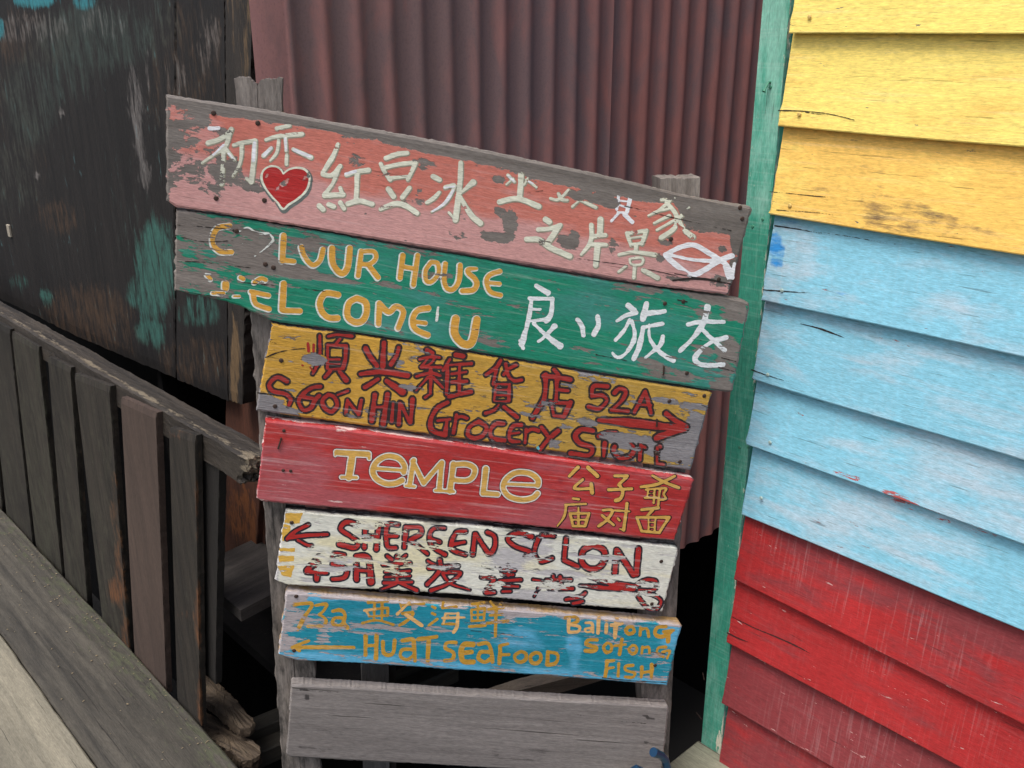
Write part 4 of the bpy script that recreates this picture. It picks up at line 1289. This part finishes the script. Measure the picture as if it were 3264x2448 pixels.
# --- board 4, red
t4 = [(846, 1340), (1060, 1364), (1500, 1422), (1900, 1482), (2206, 1526), (2213, 1532)]
b4 = [(817, 1588), (835, 1598), (1100, 1622), (1500, 1656), (1816, 1690), (2150, 1724)]
w4 = lambda x, y: 0.06 + 0.4 * (1 - sstep(x - (844 - (y - 1330) * .11), 0, 8)) + blobs(x, y, [(1100, 1370, 40, 10, .4), (830, 1592, 40, 8, .6)])
M4 = wood('red_board_paint', (0.75, 0.62, 0.60), (0.6, 0.36, 0.34), paint=(0.43, 0.030, 0.030), paint2=(0.40, 0.085, 0.10), axis='X', flake=60, stretch=6, seed=4, var=.13, grain=1.5, bump=.8,  # pale wood tones: worn edges plus a painted top highlight
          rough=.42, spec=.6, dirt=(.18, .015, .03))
B4 = board(104, t4, b4, 1.598, 0.022, M4, w4, 'fourth board, glossy red with gold TEMPLE lettering and small gold characters', side=.62,  # edge wear also paints in the sky-lit look of the top face
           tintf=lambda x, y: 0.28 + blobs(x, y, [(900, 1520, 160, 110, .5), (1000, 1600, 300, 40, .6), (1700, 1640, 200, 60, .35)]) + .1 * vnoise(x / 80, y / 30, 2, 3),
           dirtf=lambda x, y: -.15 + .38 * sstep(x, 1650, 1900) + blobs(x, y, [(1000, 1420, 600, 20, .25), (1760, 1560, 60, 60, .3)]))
p4 = dict(flake=60, stretch=6, seed=4, letter=True, bump=.5)
gold = wood('gold_brush_paint', GREY1, GREY2, paint=(0.60, 0.36, 0.085), var=.12, **p4)
wh4 = wood('silver_outline_paint', GREY1, GREY2, paint=(0.66, 0.64, 0.60), var=.1, **p4)
bk4 = wood('maroon_outline_paint', GREY1, GREY2, paint=(0.040, 0.012, 0.016), var=.1, **p4)
g4 = parse('B1', """-52|895,1222 1170,1238; -18|880,1210 880,1248; -30|1180,1240 1180,1275; -60|1032,1240 1002,1440; -30|935,1440 1068,1444;
48|1485,1395 1490,1340 1440,1275 1340,1255 1250,1300 1212,1380 1240,1450 1320,1495 1410,1495 1470,1468; -30|1235,1362 1488,1380;
-42|1572,1292 1535,1512; -40|1562,1300 1660,1492; -38|1660,1492 1816,1312; -44|1820,1312 1798,1550; -24|1502,1515 1580,1522; -24|1762,1558 1836,1560;
-50|1922,1325 1892,1560; 44|1920,1330 2040,1326 2108,1366 2090,1440 2030,1470 1920,1462; -26|1852,1562 1925,1568""")
g4 += parse('B2', '-48|135,1228 110,1442; -42|110,1442 238,1452; 46|592,1372 590,1320 520,1268 400,1262 312,1322 288,1400 342,1472 450,1500 545,1484 588,1446; -28|318,1362 600,1374')
g4s = parse('B2', """30|945,1215 870,1292; 34|1036,1218 1118,1292; 26|988,1322 912,1400 1060,1400; 34|1062,1362 1070,1438; 24|1270,1290 1380,1290; 24|1375,1300 1302,1370; 30|1312,1370 1340,1430 1320,1490 1278,1508; 28|1216,1412 1420,1404;
26|1798,1292 1650,1362 1502,1388; 26|1602,1288 1720,1350 1834,1395; 16|1542,1412 1645,1402; 16|1565,1412 1555,1480; 18|1622,1412 1612,1528; 20|1532,1482 1640,1482; 20|1652,1402 1722,1402 1702,1450 1720,1490 1662,1500; 20|1668,1402 1652,1548; 9|1562,1445 1612,1442""")
g4s += parse('B4', """26|1032,122 1088,130; 26|952,186 1160,176; 28>18|962,192 942,300 872,400; 24|1000,272 1190,272; 26|1000,272 1032,400; 28|1192,272 1152,398; 24|1032,400 1152,400; 22|1086,212 1086,398; 16|1022,336 1170,336;
26>30|1332,240 1430,242 1370,340 1288,400; 26|1322,292 1440,388; 20|1452,242 1600,252; 32|1576,172 1560,300 1540,440; 18|1540,440 1502,428; 22|1482,322 1500,342;
30|1722,236 1890,216; 28|1832,240 1782,292; 28|1672,312 2000,312; 28|1672,312 1722,448; 28|2000,312 1902,458; 26|1722,450 1902,466; 18|1792,322 1792,448; 18|1862,322 1852,450; 12|1792,362 1860,362; 12|1792,412 1860,412""")
paint_layer('lettering_edge', g4, B4, 0.00015, bk4, grow=5.0, rag=.4, seed=31)
paint_layer('lettering_edge', g4, B4, 0.00031, wh4, grow=3.2, rag=.3, seed=31)
paint_layer('lettering', g4, B4, 0.00046, gold, grow=-.6, rag=.3, seed=32)
paint_layer('lettering_edge', g4s, B4, 0.00019, bk4, grow=2.4, rag=.5, seed=33, shift=(1.6, .6))
paint_layer('lettering', g4s, B4, 0.00038, gold, grow=0, rag=.5, seed=34)
crackp = paint_layer('crack', parse('N', '1|830,1398 860,1400; 1.2>.8|1730,1556 1900,1582 2060,1600 2180,1615'), B4, 0.00023, flat_mat('pale_scratch', (.3, .12, .13)), rag=.3, seed=35, res=1.4)

# --- board 5, white
t5 = [(909, 1624), (1060, 1640), (1500, 1676), (1900, 1716), (2158, 1744), (2164, 1748)]
b5 = [(876, 1852), (915, 1866), (1300, 1884), (1500, 1898), (1800, 1926), (2112, 1950)]
yt5 = ytop(t5)
w5 = lambda x, y: 0.24 + 0.45 * (1 - sstep(x - (909 - (y - 1620) * .14), 0, 10)) + blobs(x, y, [(1620, 1780, 60, 50, .5), (1700, 1740, 70, 40, .5), (1790, 1832, 80, 16, .62), (1900, 1775, 120, 7, .8), (1700, 1900, 130, 26, .55), (1090, 1806, 80, 26, .4), (1000, 1850, 60, 10, .4)], .08)


def w5l(x, y):
    w = 0.26 + blobs(x, y, [(1015, 1760, 50, 34, .42), (1070, 1800, 90, 30, .36), (1060, 1785, 120, 16, .3), (1240, 1800, 80, 50, .22), (1170, 1672, 60, 16, .42), (1160, 1725, 120, 8, .34), (1640, 1700, 60, 26, .2), (1740, 1735, 44, 60, .12), (1680, 1790, 60, 20, .22),
                            (1575, 1825, 60, 60, .30), (1740, 1842, 90, 50, .26), (1870, 1725, 60, 16, .45), (1915, 1776, 80, 8, .8), (1930, 1846, 50, 12, .3), (2080, 1880, 60, 60, .2), (1880, 1840, 40, 10, .5), (1460, 1690, 300, 14, .1), (1690, 1770, 40, 30, .16), (1400, 1745, 120, 10, .3)])
    return np.minimum(w * .9 + .02, .58)


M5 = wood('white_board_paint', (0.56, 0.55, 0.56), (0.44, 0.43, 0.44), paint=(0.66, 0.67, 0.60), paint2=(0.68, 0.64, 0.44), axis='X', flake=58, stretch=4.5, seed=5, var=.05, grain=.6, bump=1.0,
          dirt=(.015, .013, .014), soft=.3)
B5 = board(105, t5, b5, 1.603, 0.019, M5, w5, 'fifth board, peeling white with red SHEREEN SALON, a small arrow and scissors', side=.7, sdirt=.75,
           tintf=lambda x, y: 0.25 + blobs(x, y, [(1250, 1760, 260, 90, .5), (1450, 1740, 200, 70, .3)]),
           dirtf=lambda x, y: -.4 + 1.0 * (1 - sstep(y - yt5(x), 8, 16)) * (0.55 + .35 * vnoise(x / 50, y / 30, 2, 3)) + .9 * (1 - sstep((2166 - (y - 1748) * .25) - x, 0, 14)))  # broken black streak along the top edge, dark right end
p5 = dict(flake=58, stretch=4.5, seed=5, letter=True, bump=.9)
red5 = wood('faded_red_brush_paint', GREY1, GREY2, paint=(0.40, 0.020, 0.018), var=.1, **p5)
blk5 = wood('thin_black_outline_paint', GREY1, GREY2, paint=(0.018, 0.015, LAPO), var=.1, **p5)
org5 = wood('ochre_patch_paint', GREY1, GREY2, paint=(0.66, 0.40, 0.07), var=.1, **p5)
patches = [[cr('B3', x, y) for x, y in q] for q in (((345, 272), (520, 272), (492, 385), (330, 368)), ((330, 375), (402, 395), (372, 570), (308, 548)), ((286, 620), (442, 622), (440, 662), (285, 655)),
                                                    ((272, 700), (436, 700), (430, 752), (290, 762)), ((262, 800), (432, 800), (410, 922), (300, 902)))]
paint_layer('ochre_patch', [], B5, 0.00015, org5, fills=patches, rag=1.6, seed=40, wearfn=lambda x, y: 0 * x + .33)
g5 = parse('B3', """42|365,530 450,450 578,388; 44>36|382,520 560,492 770,482; 34|472,542 560,590 608,600;
50|1068,385 960,362 902,430 1000,500 1078,560 1040,618 892,582; 46|1152,402 1142,615; 46|1290,385 1262,632; 38|1152,502 1280,510; 44|1480,385 1372,392 1372,598 1458,618; 38|1372,500 1468,500;
48|1562,410 1545,615; 44|1562,412 1700,412 1710,478 1602,540; 44|1622,558 1775,678; 42|1948,422 1850,422 1802,482 1822,600 1955,688; 36|1822,532 1900,560; 44|2160,455 2070,462 2022,560 2032,640 2158,688; 36|2032,582 2150,562;
46|702,685 562,850; 42|562,862 760,872; 56|672,722 662,938; 38|940,692 832,682 822,780; 44|822,782 958,830 940,918 822,938; 48|1062,938 1062,722; 50>64|1062,705 1180,725 1208,965; 34|1052,842 1180,852;
30|1372,702 1420,740; 30|1560,692 1512,738; 36|1332,792 1600,772; 32|1352,862 1600,852; 38|1472,702 1470,960; 32|1352,912 1600,902; 34|1342,972 1620,962; 32>24|1460,982 1312,1040; 36|1502,972 1668,1048;
34|1782,752 1860,800; 44|1902,742 1900,850 1775,985; 38|1792,822 2088,802; 36|1932,872 2108,872 1990,980 1815,1048; 38>24|1932,882 2010,980 2200,1042""")
g5 += parse('B4', """46|42,482 22,688; 44|52,482 180,678; 46|170,465 240,505 245,600 205,680; 46|610,508 490,465 375,525 450,605 598,658 560,700; 44|682,525 642,650 660,720 720,758 820,722; 40|720,490 840,500; 46|962,522 942,740; 44|942,742 1078,808;
56|1230,590 1132,650 1122,760 1192,828 1290,818 1350,740 1340,642 1230,590; 52|1472,642 1452,868; 54|1482,652 1640,888; 56|1690,632 1672,880;
28|132,802 228,820; 40|112,912 230,932 200,1000 152,1068 240,1068; 28|302,832 448,850; 32|312,882 428,890; 34|372,802 380,898; 32|292,952 508,940; 30|332,1002 478,1010; 30|322,1060 400,1058;
28|622,862 678,850; 32|632,940 720,960 682,1028; 32|762,940 1010,940; 34|832,902 832,1028; 38|902,912 910,1028; 34|792,1030 1028,1030; 14|640,1110 660,1070; 34|960,1142 1100,1112 1155,1072; 36|1032,1180 1128,1160;
20>56>40|1100,998 1250,1012 1450,1030; 20>56>50|1165,902 1350,962 1640,1012; 56|1402,1022 1640,1030; 38|1660,1012 1722,962 1790,940 1862,952 1872,1010 1822,1048 1700,1048; 36|1672,1082 1740,1180 1800,1232 1882,1228 1918,1150 1832,1092 1702,1060""")
paint_layer('lettering_edge', g5, B5, 0.00023, blk5, grow=4.2, rag=.7, seed=41, wearfn=w5l)
paint_layer('lettering', g5, B5, 0.00038, red5, grow=-1.2, rag=.7, seed=42, wearfn=lambda x, y: w5l(x, y) + .05)

# --- board 6, blue
t6 = [(913, 1888), (1080, 1902), (1500, 1936), (1800, 1958), (2168, 1992), (2173, 1996)]
b6 = [(887, 2088), (944, 2106), (1200, 2118), (1500, 2138), (1800, 2158), (2126, 2186)]
yt6 = ytop(t6)


def w6(x, y):
    w = 0.27 + 0.36 * (1 - sstep(x - 890, 10, 110)) + 0 * y
    w = np.maximum(w, 0.95 * (1 - sstep(y - yt6(x), 2, 14)) * (0.75 + .3 * vnoise(x / 60, 0 * x, 2, 4)))
    w = np.maximum(w, blobs(x, y, [(930, 1900, 60, 30, .9), (1010, 1990, 120, 20, .5), (1030, 2050, 30, 60, .5), (1210, 1998, 120, 10, .62), (1400, 2005, 60, 10, .6), (1650, 1952, 110, 18, .92), (1560, 1942, 60, 12, .9), (1320, 1938, 14, 14, .9), (2010, 2015, 60, 10, .6), (2130, 1978, 70, 12, .8), (1990, 1985, 40, 10, .5), (2060, 2080, 90, 20, .48), (950, 2110, 80, 12, .6), (1180, 2020, 60, 10, .55), (2090, 2160, 80, 14, .5), (1720, 2050, 26, 6, .7)], .08))
    return w


M6 = wood('blue_board_paint', (0.46, 0.42, 0.43), (0.32, 0.29, 0.30), paint=(0.010, 0.235, 0.33), paint2=(0.10, 0.40, 0.62), axis='X', flake=56, stretch=6.5, seed=6, var=.12, grain=1.0, bump=1.2,
          dirt=(.35, .22, .08))
B6 = board(106, t6, b6, 1.599, 0.026, M6, w6, 'sixth board, blue with ochre HUAT SEAFOOD lettering and a long arrow to the left', side=1.0, sdirt=.62,
           tintf=lambda x, y: 0.12 + 0.75 * sstep((y - yt6(x)) / 200, .80, 1.0) + blobs(x, y, [(1040, 1902, 120, 14, .7), (1830, 2070, 30, 60, .6), (2150, 2020, 50, 60, .55), (1660, 2060, 80, 60, .3)]),
           dirtf=lambda x, y: -.5 + .9 * (1 - sstep(y - yt6(x), 0, 5)))
p6 = dict(flake=56, stretch=6.5, seed=6, letter=True, bump=.9)
och = wood('ochre_brush_paint', GREY1, GREY2, paint=(0.50, 0.275, 0.035), var=.14, **p6)
och2 = wood('pale_orange_brush_paint', GREY1, GREY2, paint=(0.70, 0.42, 0.16), var=.08, **p6)
g6 = parse('C1', """34|382,215 540,206 480,310 416,430; 30|572,220 668,212 640,268 602,300; 28|602,302 660,342 640,398 502,408; 32|722,272 790,262 830,302 820,370 850,418; 28|820,332 742,332 722,380 780,400 820,370;
26|1036,192 1208,182; 22|1092,200 1086,358; 22|1160,192 1156,358; 20|1002,266 1198,242; 20|1012,262 1050,318; 20|1042,320 1210,310; 22|1210,242 1210,308; 26|986,376 1110,352 1258,390;
20|1312,182 1330,238; 20|1330,216 1530,206; 24|1340,292 1430,282 1400,340 1312,398; 24|1602,230 1628,244; 24|1602,290 1628,300; 22|1572,398 1648,342; 20|1690,240 1702,196; 22|1692,242 1818,232; 20|1692,385 1798,385; 12|1740,310 1770,340;
32|366,595 500,590 908,592; 26|372,590 440,560 510,532; 22|380,600 430,625; 36|1015,492 1012,658; 38|1110,482 1105,688; 28|1012,580 1108,570; 34|1166,542 1172,638 1220,660 1260,630 1270,532; 34|1342,532 1430,522 1442,590 1450,708; 30|1430,612 1342,612 1322,670 1380,700 1440,662;
36|1482,520 1640,498; 38|1572,532 1560,708; 32|1810,548 1732,552 1722,600 1790,640 1780,700 1712,710""")
g6p = parse('C1', '24|1400,192 1292,298; 30|1372,302 1510,398; 22|1722,292 1828,292; 22|1720,292 1702,380; 30|1830,292 1822,400 1792,458; 22|1692,332 1888,326; 22|1002,266 1100,252; 18|1012,262 1040,310')
g6 += parse('D', """5.5|1020,1305 1045,1302; 5|1018,1317 1047,1314; 5|1018,1318 1019,1340; 5|1047,1315 1045,1340; 5|1018,1329 1046,1327; 5|1018,1341 1046,1340; 4.5|1032,1305 1032,1340; 6|1014,1353 1048,1351; 5|1060,1300 1066,1308; 5|1085,1298 1079,1308; 5.5|1056,1316 1088,1312; 5|1058,1329 1086,1327; 6|1052,1346 1098,1341; 6.5|1072,1312 1070,1374;
11|1022,1392 1002,1392 996,1410 1001,1428 1022,1430; 9|998,1410 1018,1408""")
g6 += parse('C2', """30|62,500 130,490 160,540 172,638; 28|150,562 82,560 62,610 110,640 158,612; 32|232,522 225,648; 28|226,512 290,496; 26|232,582 300,580; 26|395,556 350,582 350,620 395,640 435,612 430,572 395,556; 26|510,566 470,592 476,640 515,650 550,620 545,576 510,566;
32|606,562 600,658; 30|606,562 670,572 685,610 660,650 602,660; 26|742,292 820,286 840,320 782,345; 26|1240,362 1216,390 1240,418 1280,400 1270,366 1240,362; 24|1332,372 1326,428; 24|1330,386 1380,376 1395,438; 28|1530,360 1462,370 1446,420 1500,440 1568,402; 24|1512,402 1590,390; 30|1550,402 1546,478;
28|990,466 922,466 910,500 980,520 970,550 902,550; 24|1070,490 1042,520 1060,560 1100,550 1100,502 1070,490; 28|1186,462 1166,578; 22|1132,512 1214,502; 24|1266,510 1240,540 1266,575 1300,552 1295,516 1266,510; 24|1346,520 1340,568; 22|1346,530 1395,522 1400,568; 22|1530,522 1472,530 1462,570 1510,600; 22|1502,560 1560,552 1540,608;
30|1070,632 1056,748; 24|1062,636 1124,626; 22|1066,690 1120,682; 28|1160,652 1156,748; 26|1270,666 1216,670 1216,705 1285,725 1270,758 1212,755; 26|1340,682 1336,758; 26|1420,662 1416,758; 22|1340,722 1416,712""")
g6p += parse('C2', '28|770,298 766,400; 26|782,346 850,362 840,400 768,405; 22|902,332 950,336 960,408; 20|950,372 896,380 912,405 950,395; 28|1005,292 996,412; 24|1066,342 1060,408; 24|1065,306 1066,308; 30|1145,292 1130,448; 24|1102,350 1188,336')
paint_layer('lettering', g6, B6, 0.00023, och, grow=.3, rag=.7, seed=51, wearfn=lambda x, y: np.minimum(w6(x, y) - .14, .34))
paint_layer('lettering', g6p, B6, 0.00038, och2, grow=0, rag=.7, seed=52, wearfn=lambda x, y: np.minimum(w6(x, y) - .2, .3))
crackp = paint_layer('crack', parse('N', '2>3>1.4|2075,2078 2110,2082 2148,2087; 2>3|1920,2160 2000,2168 2124,2176; 1|1500,2010 1640,2022'), B6, 0.00031, M_crack, rag=.4, seed=53, res=1.6)

# --- board 7, bare
t7 = [(929, 2184), (960, 2183), (1500, 2216), (1800, 2234), (2128, 2252), (2132, 2256)]
b7 = [(912, 2404), (925, 2414), (1500, 2446), (1800, 2460), (2108, 2478)]
d7 = lambda x, y: -.22 + blobs(x, y, [(966, 2198, 16, 6, 1.2), (978, 2223, 12, 9, 1.3), (1040, 2330, 70, 10, .72), (1090, 2340, 60, 8, .7), (980, 2385, 40, 8, .9), (1030, 2390, 40, 8, .75), (2055, 2282, 14, 6, 1.1), (2075, 2290, 18, 7, 1.2), (2060, 2370, 14, 7, 1.2), (1700, 2405, 60, 30, .5), (1580, 2400, 20, 20, .6), (960, 2300, 50, 30, .4)])
B7 = board(107, t7, b7, 1.601, 0.022, M_greyboard, lambda x, y: 0 * x, 'bottom board, bare grey timber without lettering', dirtf=d7, side=0, sdirt=-.5)
crackp = paint_layer('crack', parse('N', '1.4>1|1840,2278 1950,2296 2060,2306; 1.6|930,2198 1100,2208; 2|1826,2366 1830,2374'), B7, 0.00019, M_crack, rag=.4, seed=63, res=1.5)

# nails and nail holes
NAILS = {'B1': [('A1', 400, 355), ('A1', 712, 425), ('A1', 418, 955), ('A1', 758, 970), ('A2', 1412, 912), ('A2', 1900, 690), ('A2', 1915, 768), ('A2', 1750, 1195)],
         'B2': [('A3', 562, 190), ('A3', 822, 448), ('A3', 765, 425), ('A4', 1370, 260), ('A4', 1525, 750), ('A4', 1500, 245)],
         'B3': [('B1', 405, 412), ('B1', 350, 815), ('B2', 1752, 632), ('B2', 1640, 1090), ('B2', 1845, 1165), ('B2', 2060, 585)],
         'B4': [('B1', 428, 1030), ('B1', 488, 1385), ('B1', 422, 1380)],
         'B5': [('B3', 410, 366), ('B4', 1920, 756), ('B4', 1825, 1185)],
         'B6': [('C1', 400, 140), ('C1', 380, 620), ('C2', 1445, 665)]}
boards = {'B1': B1, 'B2': B2, 'B3': B3, 'B4': B4, 'B5': B5, 'B6': B6}
for bn, lst in NAILS.items():
    bd = boards[bn]
    for (c, x, y) in lst:
        X, Y = cr(c, x, y)
        P = to_local(bd['M'], onp(X, Y, NS, bd['d']))
        add_nail(bd['o'], (P[0], -0.0004, P[2]), 0.0042 if bn != 'B4' else .0032, h=0.0016)
for bd, (c, x, y, x2, y2) in ((B4, ('B1', 405, 1095, 378, 1185)), (B2, ('A4', 1360, 700, 1357, 760)), (B3, ('B2', 1640, 790, 1636, 850))):
    P = to_local(bd['M'], onp(*cr(c, x, y), NS, bd['d']))
    Q = to_local(bd['M'], onp(*cr(c, x2, y2), NS, bd['d']))
    rod('staple', [P + [0, .002, 0], P - [0, .003, 0], Q - [0, .003, 0], Q + [0, .002, 0]], .0016, M_nail, bd['o'], n=6)

# timbers seen between the two lowest boards
brace = empty('diagonal_brace', tuple(onp(1700, 2200, NS, 1.85)), 'slanting brown brace in the dark behind the lowest boards', 'brace')
MBr = frame(onp(1500, 2250, NS, 1.85), DS)
slab_px('brace_timber', [(1480, 2258), (1640, 2204), (1812, 2159), (1950, 2120)], [(1560, 2290), (1744, 2222), (1920, 2169), (2020, 2140)], NS, 1.85, .04,
        wood('brace_wood', (0.22, 0.185, 0.15), (0.12, 0.10, 0.085), axis='X'), brace, MBr, nu=30, nv=8, side_wear=0, seed=71)
pale = empty('standing_plank', tuple(onp(1190, 2448, NS, 1.75)), 'pale grey upright plank in the dark between the two lowest boards', 'plank')
slab_px('plank_face', [(1152, 2040), (1238, 2045)], [(1158, 2600), (1242, 2606)], NS, 1.76, .02, wood('standing_plank_wood', (0.14, 0.135, 0.13), (0.085, 0.082, 0.08), axis='Z'), pale, MBr, nu=8, nv=20, side_wear=0, seed=72)
slab_px('plank_edge', [(1242, 2045), (1262, 2046)], [(1246, 2606), (1264, 2608)], NS, 1.775, .02, M_greyplank_z, pale, MBr, nu=6, nv=20, side_wear=0, seed=73)

# house step plank and blue pipe at the lower right
c0 = onp(2226, 2358, UP, -0.10)
stp = empty('step_plank', tuple(c0), 'weathered grey green plank corner below the green corner post', 'plank')
M = frame(c0, -DB)
box_local('plank_board', (0, -0.45, -0.035), (1.2, 0.0, 0), wood('step_plank_wood', (0.27, 0.27, 0.205), (0.17, 0.17, 0.125), axis='Y' if False else 'X', bump=1.0), stp,
          frame(c0 - DA * 0.0, -DA), nx=40, ny=1, bev=.003, jit=.0012, seed=77).matrix_basis
tap = empty('blue_pipe', tuple(onp(2110, 2440, NS, 1.55)), 'bent blue metal pipe end in front of the bare bottom board', 'pipe')
Pp = [onp(x, y, NS, dd) for x, y, dd in ((2084, 2398, 1.545), (2108, 2408, 1.555), (2120, 2422, 1.56), (2130, 2460, 1.56), (2140, 2530, 1.56))]
bm_ = NT('blue_metal')
bm_.b.inputs['Base Color'].default_value = (0.02, 0.07, 0.15, 1)
bm_.b.inputs['Metallic'].default_value = 0.6
bm_.b.inputs['Roughness'].default_value = 0.3
MT = Matrix.Translation(Vector(tap.location))
o = rod('pipe_body', [Vector(p) - Vector(tap.location) for p in Pp], [.0085, .0085, .0088, .009, .009], bm_.m, tap, n=16)
o.matrix_basis = Matrix.Identity(4)
q0, q1 = Vector(Pp[0]) - Vector(tap.location), Vector(Pp[1]) - Vector(tap.location)
dq = (q1 - q0).normalized()
rod('pipe_collar', [q0 - dq * .002, q0 + dq * .012], [.0100, .0100], bm_.m, tap, n=16)
q2 = [Vector(onp(x, y, NS, 1.55)) - Vector(tap.location) for x, y in ((2000, 2475), (2030, 2455), (2060, 2470), (2066, 2520))]
rod('pipe_bend', q2, .012, bm_.m, tap, n=14)

# crumbs of leaf, grit and splinter caught along the fence foot
r = np.random.default_rng(77)
V, F = [], []
for i in range(420):
    u = r.uniform(0.2, 3.6)
    a = r.uniform(0.48, 0.69) if r.random() < .35 else 0.69 - abs(r.normal(0, .035))
    c = NA * a + DA * u + UP * (-0.0035)
    sz = r.uniform(.0012, .0042)
    an = r.uniform(0, 6.28)
    e1 = np.array([math.cos(an), math.sin(an), r.uniform(-.2, .2)]) * sz
    e2 = np.array([-math.sin(an), math.cos(an), r.uniform(-.2, .2)]) * sz * r.uniform(.25, .7)
    b = len(V)
    for q in (-e1, e2, e1, -e2):
        V.append(c + q + UP * .001)
    V.append(c + UP * (0.001 + sz * .5))
    F += [(b, b + 3, b + 4), (b + 3, b + 2, b + 4), (b + 2, b + 1, b + 4), (b + 1, b, b + 4)]
crumb = mesh_obj('grit', V, F, flat_mat('crumb_tan', (0.20, 0.16, 0.10), .9))
crumb['kind'] = 'stuff'
crumb['label'] = 'tan crumbs of grit and leaf along the fence foot'

tabp = to_local(MP, onp(34, 735, NA, DP))
box_local('metal_tab', (tabp[0] - .012, -.008, tabp[2] - .02), (tabp[0] + .012, -.001, tabp[2] + .02), flat_mat('pale_tab_metal', (.30, .27, .22), .6), hoard, MP, bev=.001)
mark_stuff()
